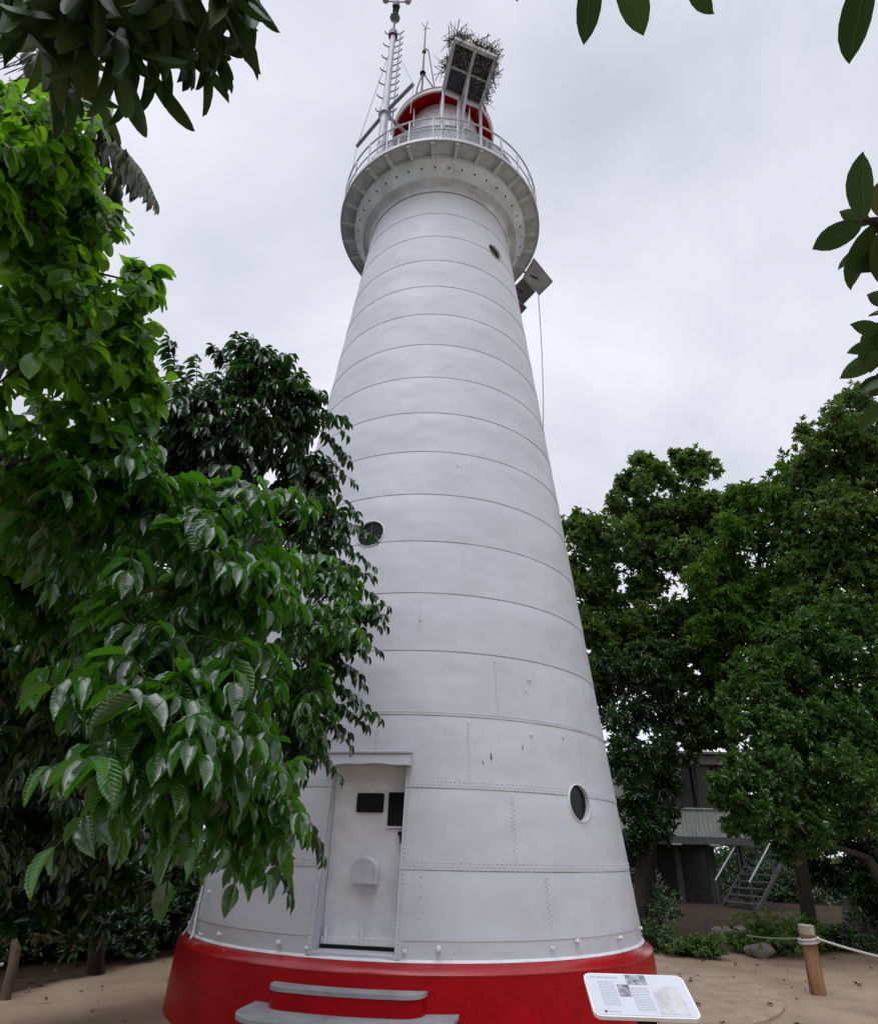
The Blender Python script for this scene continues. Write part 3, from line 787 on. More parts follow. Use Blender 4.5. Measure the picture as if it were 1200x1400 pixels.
b = MB(); b.tube([tp + DZ*1.76 + np.array([-.3,0,0]), tp + DZ*1.76 + np.array([.3,0,0])], 0.02, 6)
for sg in (-1, 1):
    b.tube([tp + DZ*1.74 + np.array([sg*.3,0,0]), tp + DZ*1.80 + np.array([sg*.3,0,0]), tp + DZ*1.92 + np.array([sg*.32,0,0])], [.03,.09,.09], 10)
b.build('wind_vane', M['galv'], MS)
S0 = mp_.copy(); S0[2] = 17.0
for q in ((-2.109,-0.909,17.0), (-0.706,-2.406,17.0), (-0.80,-1.20,17.0)):
    q = np.array(q); d = q - S0
    b = MB(); b.tube([S0 + d*0.06, q], 0.045, 8); b.build('spar', M['spar'], MS)
b = MB(); b.tube([S0 - DZ*.1, S0 + DZ*.1], 0.15, 12); b.build('spar_collar', M['mast'], MS)
tq = mp_ + DZ*5.0
b = MB(); b.tube([mp_ + DZ*1.0 + np.array((.2,-.08,0)), mp_ + DZ*5.3 + np.array((.2,-.08,0))], 0.018, 6); b.build('feed_cable', M['spar'], MS)
for q in ((-2.109,-0.909,17.0), (-0.706,-2.406,17.0)):
    b = MB(); b.tube([tq, np.array(q)], 0.009, 4, False); b.tube([np.array(q), np.array([q[0]*1.02, q[1]*1.02, 15.8])], 0.007, 4, False); b.build('stay_wire', M['cable'], MS)

# whip aerial on the lantern roof
wp = np.array([-0.62, -0.6, 19.5])
WH = empty('whip_aerial', tuple(wp), 'thin dark whip aerial on braced legs above the lantern roof', 'aerial')
b = MB(); b.tube([wp, wp + DZ*1.6, wp + DZ*3.85], [0.03,0.028,0.02], 6); b.build('rod', M['dark'], WH)
b = MB()
for q in ((-0.16,-.1), (0.42,-.1)): b.tube([wp + np.array([q[0], q[1], -.25]), wp + np.array([q[0]*.75, q[1]*.7, 0.6]), wp + DZ*1.45], 0.022, 6)
b.tube([wp + np.array([0.34,-.08,.65]), wp + np.array([0.12,0,2.6]), wp + np.array([0.0,0,2.7])], 0.018, 6)
b.build('legs', M['dark'], WH)
b = MB(); b.dome(wp + DZ*1.4, DZ, 0.09, 0.12, 8); b.dome(wp + DZ*2.5, DZ, 0.06, 0.15, 8); b.build('clamp', M['dark'], WH)
b = MB()
for q in range(4): b.tube([wp + DZ*3.8, wp + DZ*3.95 + np.array([.14*math.cos(q*1.57+.5), .14*math.sin(q*1.57+.5), 0])], 0.01, 4)
b.build('tip_spikes', M['dark'], WH)

# ------------------------------------------------------------------ nest platform and nest
c0, c1, c2, c3 = [np.array([x, y, 17.0]) for x, y in ((0.176,-3.335),(1.092,-3.015),(0.845,-1.970),(-0.024,-2.291))]
PC = (c0+c1+c2+c3)/4
NPf = empty('nest_platform', (float(PC[0]), float(PC[1]), 15.05), 'square framed steel platform on posts above the gallery rail', 'platform')
def beam(bm, a, b_, w, h, dz=0.0):
    d = b_ - a; L = np.linalg.norm(d); d /= L; s = np.cross(DZ, d); s /= np.linalg.norm(s); bm.box((a+b_)/2 + DZ*dz, (L, w, h), (d, s, np.cross(d, s)), 0.006)
b = MB()
for a_, b_ in ((c0,c1),(c2,c3)): beam(b, a_, b_, 0.085, 0.10)
e1 = unit(c1-c0)*0.043; 
for a_, b_ in ((c1,c2),(c3,c0)): 
    d = unit(b_-a_)*0.045; beam(b, a_ + d, b_ - d, 0.085, 0.098)
b.build('platform_frame', M['rail'], NPf)
b = MB(); beam(b, (c0+c1)/2 - DZ*.02, (c2+c3)/2 - DZ*.02, 0.07, 0.09, -0.01); b.build('centre_beam', M['rail'], NPf)
b = MB(); beam(b, (c0+c3)/2, (c1+c2)/2, 0.04, 0.05, 0.03); b.build('cross_beam', M['rail'], NPf)
b = MB(); m = 30
for i in range(m):
    t0, t1 = i/m, (i+1)/m
    q = [c0 + (c1-c0)*t0, c0 + (c1-c0)*t1, c3 + (c2-c3)*t1, c3 + (c2-c3)*t0]
    zz = 0.045 if i % 2 else 0.06
    b.add([p + DZ*zz for p in q] + [p + DZ*(zz+0.006) for p in q], [(3,2,1,0),(4,5,6,7),(0,1,5,4),(1,2,6,5),(2,3,7,6),(3,0,4,7)])
b.build('platform_floor', M['corr'], NPf)
mdl = (c2+c3)/2
for top, foot in ((c3, (-0.03,-2.30,15.05)), (c2, (0.845,-1.97,15.05)), (mdl + unit(c2-c3)*.03, (0.43,-2.14,15.05)), (mdl - unit(c2-c3)*.05, (0.33,-2.17,15.05))):
    b = MB(); b.tube([np.array(foot), top - DZ*.03], 0.033, 8); b.build('post', M['rail'], NPf)
b = MB(); b.tube([np.array([0.40,-2.15,15.9]), (c0+c1)/2*.6 + mdl*.4 - DZ*.06], 0.028, 8); b.build('strut', M['rail'], NPf)
rng = random.Random(12)
b = MB(); u = unit(c1-c0); v = unit(c3-c0); Lu, Lvv = np.linalg.norm(c1-c0), np.linalg.norm(c3-c0)
for k in range(520):
    edge = rng.random() < 0.62
    if edge:
        s = rng.random()
        if s < .33: pu, pv = rng.uniform(0,1), rng.uniform(-.06,.1)
        elif s < .75: pu, pv = rng.uniform(.93,1.08), rng.uniform(0,1.02)
        elif s < .93: pu, pv = rng.uniform(-.06,.06), rng.uniform(0,.75)
        else: pu, pv = rng.uniform(0,1), rng.uniform(.9,1)
        z = rng.uniform(0.05, 0.24)
    else: pu, pv, z = rng.uniform(.05,.95), rng.uniform(.05,.95), rng.uniform(.08,.3)
    p = c0 + u*pu*Lu + v*pv*Lvv + DZ*z
    q = rng.uniform(0, 2*PI); d = np.array([math.cos(q), math.sin(q), rng.gauss(0, .45)])
    if edge and pu > .9 and rng.random() < .5: d = np.array([.3*rng.random(), rng.gauss(0,.4), -1.0])
    if edge and pv < .1 and rng.random() < .22: d = np.array([rng.gauss(0,.3), -.3, .9])
    d = d/np.linalg.norm(d); L = rng.uniform(.15,.55)*(1.35 if edge else 1)
    bend = np.array([rng.gauss(0,.05) for _ in range(3)]); r = rng.uniform(.005,.011)
    b.tube([p - d*L/2, p + bend, p + d*L/2], [r, r, r*.4], 4, False)
nst = b.build('bird_nest', M['stick'], None, False)
tag(nst, 'ragged nest of dead sticks piled on the steel platform', 'nest')

# ------------------------------------------------------------------ panels at the right of the gallery
def panel(q, label, tilt):
    q = [np.array(p, float) for p in q]; c = sum(q)/4
    e = empty('solar_panel', tuple(c), label, 'solar panel', 'flat panels fixed to the right of the gallery')
    nn = unit(np.cross(q[1]-q[0], q[3]-q[0])); nn = nn if nn[2] > 0 else -nn
    b = MB(); b.add([p for p in q] + [p + nn*.04 for p in q], [(3,2,1,0),(4,5,6,7),(0,1,5,4),(1,2,6,5),(2,3,7,6),(3,0,4,7)]); b.build('panel', M['spar'] if tilt else M['deck'], e)
    b = MB()
    for i in range(4):
        p, r = q[i], q[(i+1)%4]; b.tube([p - nn*.005, r - nn*.005], 0.016, 4)
    b.build('frame', M['galv'], e)
    b = MB(); inn = np.array([c[0], c[1], 0]); inn = inn/np.linalg.norm(inn)*2.38; inn[2] = 15.03
    b.tube([inn, c - nn*.03], 0.025, 6); b.build('bracket', M['dark'], e)
panel([(2.40,0.56,15.0),(3.008,1.296,15.03),(2.733,1.735,15.0),(2.22,1.12,14.97)], 'outermost grey panel hanging off the right gallery rim', False)
panel([(2.22,1.16,14.96),(2.595,1.614,14.98),(2.326,2.068,14.96),(1.92,1.62,14.93)], 'darker grey panel tucked between gallery and tower edge', True)
panel([(2.20,1.95,15.0),(2.46,2.224,15.02),(2.352,2.42,15.0),(2.08,2.2,14.97)], 'small dark panel corner peeping past the tower edge', True)
b = MB(); p0 = np.array([2.70,1.70,14.98]); p1 = np.array([2.20,0.85,7.4])
b.tube([p0 + (p1-p0)*t - DZ*0*t + np.array([0.12,0.1,0])*math.sin(PI*t) for t in np.linspace(0,1,14)], 0.012, 5)
tag(b.build('halyard', M['cable']), 'thin slack line hanging from gallery panel down the right flank', 'cable')

# ------------------------------------------------------------------ information sign
sTL, sTR, sBL, sBR = [np.array(at_z(x, y, z)) for x, y, z in ((801,1330.5,1.12),(938,1334.5,1.12),(807,1388,0.972),(952.5,1393.5,0.972))]
sx = unit((sTR - sTL) + (sBR - sBL)); sy = unit((sTL+sTR)/2 - (sBL+sBR)/2); sy = unit(sy - sx*(sx@sy)); sn = np.cross(sx, sy)
scn = (sTL+sTR+sBL+sBR)/4
SW = (np.linalg.norm(sTR-sTL) + np.linalg.norm(sBR-sBL))/2; SH = (np.linalg.norm(sTL-sBL)+np.linalg.norm(sTR-sBR))/2
foot = scn + sx*0.02 - sy*0.02; foot[2] = 0
SG = empty('information_sign', tuple(foot), 'white rounded information board on a black post before the red base', 'sign')
def rrect(w, h, r, n=7):
    p = []
    for cx, cy, q0 in ((w/2-r,h/2-r,0),(-w/2+r,h/2-r,PI/2),(-w/2+r,-h/2+r,PI),(w/2-r,-h/2+r,1.5*PI)):
        for q in np.linspace(q0, q0+PI/2, n): p.append((cx + r*math.cos(q), cy + r*math.sin(q)))
    return p
M['signw'] = MT('sign_face', 0.22, (0.66,0.68,0.74), spec=0.5).m
M['signe'] = MT('sign_edge', 0.3, (0.85,0.85,0.83)).m
M['ink'] = MT('grey_print', 0.4, (0.40,0.42,0.46)).m; M['ink2'] = MT('faint_print', 0.4, (0.55,0.575,0.63)).m; M['inkd'] = MT('dark_print', 0.4, (0.10,0.10,0.12)).m
def photo_mat(name, a, b_, sc):
    m = MT(name, 0.3); m.color(m.ramp(m.noise(sc, 5, 0.65), [(0.36, a), (0.62, b_)])); return m.m
M['ph1'] = photo_mat('grey_photo_print', (0.06,0.06,0.08), (0.52,0.56,0.62), 22); M['ph2'] = photo_mat('faded_photo_print', (0.10,0.10,0.11), (0.42,0.42,0.45), 30)
M['map'] = photo_mat('map_print', (0.50,0.49,0.48), (0.68,0.68,0.68), 12)
b = MB(); b.prism(rrect(SW, SH, 0.045), scn, (sx, sy, sn), -0.02, 0.0); bd = b.build('board', M['signe'], SG)
b = MB(); b.prism(rrect(SW-.022, SH-.022, 0.036), scn, (sx, sy, sn), 0.0005, 0.0025); b.build('sign_face', M['signw'], bd)
b = MB(); b.box(foot + DZ*0.5, (0.10, 0.06, 1.0), None, 0.006); b.box(scn - sn*.03 - sy*.01, (0.22,0.16,0.02), (sx, sy, sn), 0.004)
b.build('post', M['black'], SG)
def pat(name, u0, v0, u1, v1, mat, h=0.004):
    b = MB(); b.box(scn + sx*((u0+u1)/2-.5)*SW + sy*(.5-(v0+v1)/2)*SH + sn*(h-.0005), (abs(u1-u0)*SW, abs(v1-v0)*SH, 0.001), (sx, sy, sn)); return b.build(name, mat, bd)
pat('printed_photo', .415, .035, .615, .27, M['ph1']); pat('printed_photo', .305, .28, .42, .56, M['ph2']); pat('printed_map', .635, .30, .91, .93, M['map'])
def lines(name, u0, v0, u1, v1, n, mat, seed):
    r = random.Random(seed); b = MB()
    for i in range(n):
        v = v0 + (v1-v0)*(i+.5)/n; hh = (v1-v0)/n*.42; u = u0
        while u < u1 - .01:
            w = min(r.uniform(.012,.04), u1-u)
            b.box(scn + sx*(u+w/2-.5)*SW + sy*(.5-v)*SH + sn*.0035, (w*SW, hh*SH, 0.001), (sx, sy, sn)); u += w + .007
        if i % 5 == 4: pass
    b.build(name, mat, bd)
lines('text_column', .125, .20, .285, .78, 16, M['ink2'], 1); lines('text_column', .43, .33, .60, .88, 15, M['ink2'], 2); lines('text_line', .145, .89, .26, .92, 1, M['ink'], 3)
b = MB(); b.tube([scn + sx*(.12-.5)*SW + sy*(.5-.905)*SH + sn*.002, scn + sx*(.12-.5)*SW + sy*(.5-.905)*SH + sn*.0045], 0.0085, 16); b.build('printed_emblem', M['inkd'], bd)
def text_on(txt, u, v, size, mat):
    cu = bpy.data.curves.new('t', 'FONT'); cu.body = txt; cu.size = size; cu.extrude = 0.0004
    to = bpy.data.objects.new('t', cu); C.objects.link(to)
    me = bpy.data.meshes.new_from_object(to.evaluated_get(bpy.context.evaluated_depsgraph_get())); bpy.data.objects.remove(to)
    o = bpy.data.objects.new('title', me); C.objects.link(o); me.materials.append(mat)
    p = scn + sx*(u-.5)*SW + sy*(.5-v)*SH + sn*.0035
    me.transform(Matrix(((sx[0],sy[0],sn[0],p[0]),(sx[1],sy[1],sn[1],p[1]),(sx[2],sy[2],sn[2],p[2]),(0,0,0,1))))
    o.parent = bd
    bd_w = Matrix.Translation(-SG.location)
    o.matrix_parent_inverse = Matrix.Identity(4)
    return o
tx = text_on('Low Isles Lighthouse', .055, .125, 0.0195, M['ink'])

# ------------------------------------------------------------------ posts and ropes
def rope_post(p, top, r, label, mat, topmat):
    e = empty('rope_post', tuple(p), label, 'post', 'wooden posts carrying the rope barrier')
    p = np.array(p); top = np.array(top); b = MB()
    b.tube([p - DZ*.2, p + (top-p)*.5 + np.array([.012,0,0]), top], [r*1.02, r, r*1.0], 14); b.build('shaft', mat, e)
    d = unit(top-p); b = MB(); b.tube([top - d*.10, top + d*.012], [r*1.03, r*1.05], 14); b.build('post_top', topmat, e)
    return e
pR = at_z(1117,1360,0.0); tR = at_y(1101,1266,pR[1]-0.05)
rope_post(pR, tR, 0.105, 'orange-brown leaning log post on the sand at right', M['post'], M['postgrey'])
pL = at_z(8,1365,0.0); tL = at_y(24,1285,pL[1]+0.1)
rope_post(pL, tL, 0.062, 'dark leaning log post at the left edge of the sand', M['oldpost'], M['oldpost'])
def sag(a, b_, s, n=14): return [a + (b_-a)*t - DZ*s*4*t*(1-t) for t in np.linspace(0,1,n)]
rt = np.array(tR) - DZ*0.16
b = MB(); far = np.array(at_y(1330,1330,pR[1]-1.2)); b.tube(sag(rt + np.array([.05,-.13,.02]), far, 0.06), 0.017, 7)
for k in range(2): b.tube([rt + np.array([.135*math.cos(q), .135*math.sin(q), .04*k - .04 + .02*math.cos(q)]) for q in np.linspace(0,2*PI,20)], 0.018, 6)
tag(b.build('barrier_rope', M['rope']), 'pale rope tied round the brown log post and running right', 'rope')
b = MB(); b.tube(sag(rt + np.array([-.12,0,0]), np.array(at_y(1020,1279,pR[1]+2.2)), 0.02), 0.012, 6)
tag(b.build('barrier_rope', simple('green_cord', (0.16,0.2,0.15), .8, .2, 30)), 'thin greenish rope stretched from brown post towards low shrubs', 'rope')
b = MB(); b.tube(sag(np.array(tL) - DZ*.25 + np.array([-.05,-.08,0]), np.array([-7.5,-3.0,0.45]), 0.08), 0.02, 7)
tag(b.build('barrier_rope', M['rope']), 'pale rope leaving the dark left post towards the frame edge', 'rope')

# ------------------------------------------------------------------ house on stumps at the right
HX0, HX1, HY = 8.0, 12.3, 15.5
HS = empty('house', (9.5, HY, 0), 'raised cream house half hidden behind the right-hand trees', 'house')
b = MB(); b.box(((HX0+HX1)/2, HY+3, 2.78), (HX1-HX0, 6.0, 0.92)); b.build('lower_wall', M['hwall'], HS)
b = MB()
for k in range(26): b.box((HX0 + .1 + (HX1-HX0-.2)*k/25, HY-.012, 2.78), (0.025, 0.024, 0.86))
b.build('batten', M['hwall'], HS)
b = MB(); b.box(((HX0+HX1)/2, HY+3.0, 2.19), (HX1-HX0+.16, 6.3, 0.25)); b.build('floor_beam', M['timber'], HS)
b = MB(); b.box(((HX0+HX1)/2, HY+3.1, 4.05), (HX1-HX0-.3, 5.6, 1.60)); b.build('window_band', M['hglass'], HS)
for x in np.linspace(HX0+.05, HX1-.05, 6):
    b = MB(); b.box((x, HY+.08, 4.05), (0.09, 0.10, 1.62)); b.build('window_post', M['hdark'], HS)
b = MB(); b.box(((HX0+HX1)/2, HY+0.02, 3.265), (HX1-HX0+.1, 0.16, 0.05)); b.build('window_sill', M['hwall'], HS)
b = MB(); b.box(((HX0+HX1)/2, HY+2.9, 4.98), (HX1-HX0+.2, 6.1, 0.30)); b.build('fascia', M['hwall'], HS)
b = MB(); b.add([(HX0-.5,HY-.7,5.14),(HX1+.5,HY-.7,5.14),(HX1+.5,HY+7,5.42),(HX0-.5,HY+7,5.42),(HX0-.5,HY-.7,5.22),(HX1+.5,HY-.7,5.22),(HX1+.5,HY+7,5.5),(HX0-.5,HY+7,5.5)], [(3,2,1,0),(4,5,6,7),(0,1,5,4),(1,2,6,5),(2,3,7,6),(3,0,4,7)]); b.build('roof', M['hroof'], HS)
for x in np.linspace(HX0+.4, HX1-.4, 4):
    for y in (HY+.5, HY+3, HY+5.5):
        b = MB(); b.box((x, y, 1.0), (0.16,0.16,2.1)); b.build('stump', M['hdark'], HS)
b = MB(); b.box(((HX0+HX1)/2, HY+4.6, 1.03), (HX1-HX0, 0.1, 2.06)); b.build('underfloor_shade', M['hdark'], HS)  # dark sheet added to stand for the shade under the house
for x in (9.35, 10.75):
    b = MB(); b.box((x, HY-.2, 2.05), (0.34, 0.18, 0.05), None, 0.01); b.build('eave_light', M['hwall'], HS)
# stairs
SS = empty('stairs', (10.9,14.4,0), 'open timber stairs with handrails climbing to the raised house', 'stairs')
d2 = unit(np.array([0.88,0.48,0])); s2 = np.array([-d2[1], d2[0], 0]); A0 = np.array([11.0, 13.6, 0.0]); run, rise = 2.9, 2.3
for sg in (0, 1):
    o_ = s2*sg*1.35; b = MB(); a_ = A0 + o_; z_ = a_ + d2*run + DZ*rise; dd = unit(z_-a_); b.box((a_+z_)/2, (np.linalg.norm(z_-a_), .05, .13), (dd, s2, np.cross(dd, s2))); b.build('stringer', M['timber'], SS)
    b = MB(); b.tube([a_ + DZ*.95, z_ + DZ*.95], 0.03, 6); b.build('handrail', M['galv'], SS)
    for t in (0.02, .5, .98):
        b = MB(); p = a_ + (z_-a_)*t; b.tube([p, p + DZ*.95], 0.03, 6); b.build('baluster', M['timber'], SS)
for k in range(11):
    b = MB(); b.box(A0 + s2*.675 + d2*run*(k+.5)/11 + DZ*rise*(k+.5)/11, (0.27, 1.3, 0.045), (d2, s2, DZ), 0.005); b.build('tread', M['timber'], SS)

# ------------------------------------------------------------------ trees: left side
def bl(lst, f=at_d):
    o = []
    for px, py, pr, d in lst:
        c = f(px, py, d); o.append((c, pr*np.linalg.norm(c-CAM)/FPX*0.93))
    return o
tree('large_leaf_tree', 'near tree with big glossy drooping leaves reaching across the white tower', 'tree', (-5.4,-6.9,0),
     bl([(235,690,100,4.6),(320,720,84,5.0),(300,810,90,4.5),(385,800,70,5.6),(425,860,56,6.2),(415,945,52,6.0),(455,785,34,6.6),(290,915,88,4.1),(195,880,66,4.0),(235,985,70,3.8),(330,1040,52,4.4),(375,1085,34,4.6),(195,1030,34,3.7),(325,1110,26,4.5),(110,690,70,4.6),(140,640,80,4.7),(465,845,30,6.5),(270,1060,36,4.1),(55,700,75,5.2),(25,790,66,5.5),(95,830,42,5.6),(60,880,40,6.0)]),
     'near', M['leaf_near'], 11, 0.14, .45, dens=1.0, trunk_top=(-5.0,-6.9,2.9), ll=.165)
tree('small_leaf_tree', 'darker small-leaved tree with feathery sprays rising behind the large-leaved tree', 'tree', (-4.4,-3.6,0),
     bl([(330,560,80,7.6),(265,540,70,7.5),(395,605,62,7.8),(350,510,36,7.7),(300,640,75,7.4),(425,655,42,7.9),(340,478,16,7.8),(420,560,30,7.9),(235,610,60,7.3),(440,780,40,7.0),(455,720,28,7.2),(430,900,44,6.7),(420,985,38,6.5),(470,850,30,6.9),(395,1010,26,6.3),(40,870,70,6.5),(100,950,60,6.8),(30,1000,70,6.8),(110,830,50,6.5),(150,1110,40,7.2),(90,1080,50,7.4),(20,1120,60,7.4),(70,780,60,6.6),(390,530,30,7.9),(380,700,60,7.6)]),
     'pinnate', M['leaf_mid'], 23, 0.13, .5, dens=0.95, trunk_top=(-4.9,-4.0,3.4),
     sprays=[((430,560),(468,590),7.6),((425,580),(470,625),7.6),((430,620),(478,655),7.6),((432,650),(482,700),7.5),((455,745),(505,770),7.2),((462,790),(522,822),7.0),((470,820),(520,850),6.9),((455,860),(512,885),6.9),((440,900),(490,930),6.7),
             ((440,925),(508,972),6.6),((420,970),(470,1010),6.5),((405,990),(452,1045),6.4),((430,950),(492,985),6.6),((330,500),(338,452),7.8),((345,500),(368,470),7.8),((300,490),(290,470),7.7),((395,530),(420,512),7.9),((410,545),(440,540),7.9),((370,505),(385,482),7.8),((240,500),(232,470),7.6),((380,1080),(428,1150),5.2),((350,1110),(385,1195),5.0),((300,1100),(345,1175),4.8)])
tree('bright_leaf_tree', 'bright green broad-leaved tree filling the upper left edge', 'tree', (-4.9,-7.6,0),
     bl([(40,170,80,4.7),(95,240,60,4.8),(40,310,100,4.6),(100,370,85,4.7),(160,430,55,5.0),(60,480,110,4.6),(140,530,85,4.9),(30,640,110,4.5),(150,610,70,4.8),(196,375,14,5.1),(190,490,40,5.0),(0,240,80,4.6),(0,420,90,4.5),(45,745,70,5.2),(100,800,50,5.8),(10,820,60,5.8)]),
     'broad', M['leaf_bright'], 31, 0.13, .5, dens=0.9, trunk_top=(-3.6,-7.9,3.6))
for i, (bs, lab, blobs, st, mt, r0) in enumerate([
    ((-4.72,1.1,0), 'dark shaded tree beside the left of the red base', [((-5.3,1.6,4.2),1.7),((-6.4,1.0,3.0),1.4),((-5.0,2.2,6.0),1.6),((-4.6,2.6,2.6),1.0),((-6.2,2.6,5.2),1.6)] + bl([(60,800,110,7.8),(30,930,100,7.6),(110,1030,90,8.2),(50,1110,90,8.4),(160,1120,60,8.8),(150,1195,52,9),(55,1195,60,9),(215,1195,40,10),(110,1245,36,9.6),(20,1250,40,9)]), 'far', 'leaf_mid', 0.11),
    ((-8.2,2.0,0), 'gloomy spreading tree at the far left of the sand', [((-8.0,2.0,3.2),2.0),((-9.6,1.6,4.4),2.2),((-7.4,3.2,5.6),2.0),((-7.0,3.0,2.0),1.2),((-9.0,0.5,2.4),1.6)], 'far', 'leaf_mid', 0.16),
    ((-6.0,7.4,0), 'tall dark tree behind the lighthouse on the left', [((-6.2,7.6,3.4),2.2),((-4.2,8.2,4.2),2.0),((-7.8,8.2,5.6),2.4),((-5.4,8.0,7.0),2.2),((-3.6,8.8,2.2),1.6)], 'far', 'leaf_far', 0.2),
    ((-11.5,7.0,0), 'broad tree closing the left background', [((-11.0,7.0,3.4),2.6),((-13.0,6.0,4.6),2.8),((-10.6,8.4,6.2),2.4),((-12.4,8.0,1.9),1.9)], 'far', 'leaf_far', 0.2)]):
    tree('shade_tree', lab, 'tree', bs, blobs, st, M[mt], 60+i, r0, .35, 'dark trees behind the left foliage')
# palm
def palm():
    base = np.array([-7.6,0.6,0]); top = np.array(at_d(128,196,14.5))
    base[:2] = top[:2] + np.array([-.8,.3])
    e = empty('palm_tree', tuple(base), 'coconut palm whose frond tip shows past the upper left leaves', 'palm')
    b = MB(); b.tube(bez(base, (base+top)/2 + np.array([.5,0,0]), top, 12), list(np.linspace(.17,.11,12)), 12); b.build('trunk', M['bark'], e)
    rng = np.random.default_rng(5)
    for k in range(9):
        q = rad(75) + rad(225)*k/8; el = rng.uniform(.0,.6)
        d = np.array([math.cos(q)*math.cos(el), math.sin(q)*math.cos(el), math.sin(el)])
        if k == 0: d = np.array([.80,-.12,-.12])
        L = 2.0 if k else 2.1; n = 24; Lv = Leaves(90+k); dr = .55 if k else .8
        pt = lambda t: top + d*L*t - DZ*dr*L*t*t
        sd_ = unit(np.cross(d, DZ))
        for i in range(n):
            t = .12 + .88*i/n; T = unit(d - DZ*2*dr*t); ll = .62*math.sin(PI*(.15+.8*t))+.08
            for sg in (-1,1):
                Lv.add(pt(t)[None], (T*.35 + sd_*sg*.42 - DZ*.8 + rng.normal(size=3)*.13)[None], (DZ*.5 + sd_*sg*.9)[None], ll*1.3, .011)
        f = Lv.build('frond', M['palm'], e, T_MID)
        b = MB(); b.tube([pt(t) for t in np.linspace(0,1,9)], list(np.linspace(.03,.006,9)), 5); b.build('midrib', M['twig'], f)
palm()

# ------------------------------------------------------------------ overhanging branches near the viewer
def overhang(name, label, base, top, clusters, mat, seed, ll, lw, group, single=(), unseen_canopy=(), hubs=()):
    e = empty(name, base, label, 'tree', group)
    b = MB(); base = np.array(base, float); top = np.array(top, float)
    b.tube(bez(base - DZ*.1, (base+top)/2 + np.array([.2,.1,0]), top, 9), list(np.linspace(.17,.09,9)), 12); b.build('trunk', M['bark'], e)
    br = MB(); Lv = Leaves(seed); rng = np.random.default_rng(seed)
    nodes = [(top, .055)]; todo = list(clusters)
    def grow(p, f=.62):
        d, k = min((np.linalg.norm(p-q[0]), k) for k, q in enumerate(nodes)); st, sr = nodes[k]; er = max(sr*f, .006)
        m = (st + p)/2 + np.array([rng.normal()*.05, rng.normal()*.05, .10 + .05*rng.normal()])*d
        br.tube(bez(st, m, p, 7), [sr*.75 + (er-sr*.75)*t for t in np.linspace(0,1,7)], 6); nodes.append((p, er)); return d
    for h_ in hubs: grow(np.array(h_), .75)
    while todo:
        k = min(range(len(todo)), key=lambda q: min(np.linalg.norm(np.array(todo[q][0]) - n_[0]) for n_ in nodes))
        c, axis, n, sc = todo.pop(k)
        c = np.array(c); axis = unit(np.array(axis, float)); grow(c - axis*.05)
        a_ = unit(np.cross(axis, rng.normal(size=3))); b_ = np.cross(axis, a_)
        for i in range(n):
            q = 2.4*i + rng.uniform(-.3,.3); o = a_*math.cos(q) + b_*math.sin(q); op = .35 + .65*i/n
            d = axis*(1.05-op*.8) + o*op*.9 - DZ*.18 + rng.normal(size=3)*.12
            l = ll*sc*rng.uniform(.75,1.1)
            Lv.add((c - axis*.07*i/n)[None], d[None], (axis*.4 + DZ*.7 - o*.2 + rng.normal(size=3)*.25)[None], l, l*lw)
    for bp_, tp_, d_, w_ in single:
        q0 = np.array(at_d(bp_[0], bp_[1], d_)); q1 = np.array(at_d(tp_[0], tp_[1], d_*1.02)); l = np.linalg.norm(q1-q0)
        Lv.add(q0[None], (q1-q0)[None], (unit(q0-CAM)*.6 + DZ*.6 + rng.normal(size=3)*.25)[None], l, l*w_)
        if min(np.linalg.norm(q0-n_[0]) for n_ in nodes) > .02: grow(q0, .3)
    for c, r in unseen_canopy:  # unseen crowns added behind the viewer to cut down the light
        c = np.array(c); br.tube(bez(top, (top+c)/2 + DZ*.2, c, 6), [.06,.05,.042,.034,.026,.018], 6)
        P, d = shell(rng, c, r, 260, .4, .65)
        rosettes(Lv, P, d + DZ*.3, 7, ll, lw*1.3)
    br.build('branches', M['bark'], e); Lv.build('crown', mat, e, T_SMOOTH)
cl = []
rg = np.random.default_rng(3)
for px, py, d, n, sc in [(40,30,2.6,12,1),(110,20,2.5,13,1),(180,10,2.5,14,1),(240,20,2.6,13,1),(300,5,2.5,13,1),(150,60,2.4,12,1),(215,55,2.5,13,.95),(270,45,2.6,11,.9),(70,75,2.7,11,.95),(95,105,2.7,6,.9),(330,-10,2.6,10,.9),(20,-20,2.5,12,1),(130,-30,2.4,14,1),(220,-40,2.4,14,1),(300,-50,2.5,14,1),(195,85,2.5,5,.9),(285,60,2.6,5,.8)]:
    cl.append((at_d(px,py,d), np.array([.25+.25*rg.normal(), .35+.3*rg.normal(), -.55+.3*rg.normal()]), int(n*.75), sc))
overhang('overhanging_tree', 'dark long-leaved branch hanging into the top left corner', (-5.6,-12.6,0), (-4.4,-11.6,4.9), cl, M['leaf_over'], 41, .25, .105, 'branches hanging in from above the viewer', unseen_canopy=[((-3.6,-13.0,5.2),1.9),((-1.4,-13.6,6.2),1.8),((-5.6,-11.6,5.6),1.9),((-5.2,-13.4,3.6),1.6)])
cl = [(at_d(1225,345,2.1), (-.4,.1,-.5), 5, .9), (at_d(1240,470,2.6), (-.7,.1,-.2), 8, .9), (at_d(1245,430,2.5), (-.5,.2,.4), 6, .8), (at_d(1240,530,2.4), (-.5,.1,-.7), 6, .9), (at_d(1000,-130,2.0), (.1,.1,.6), 5, .9)]
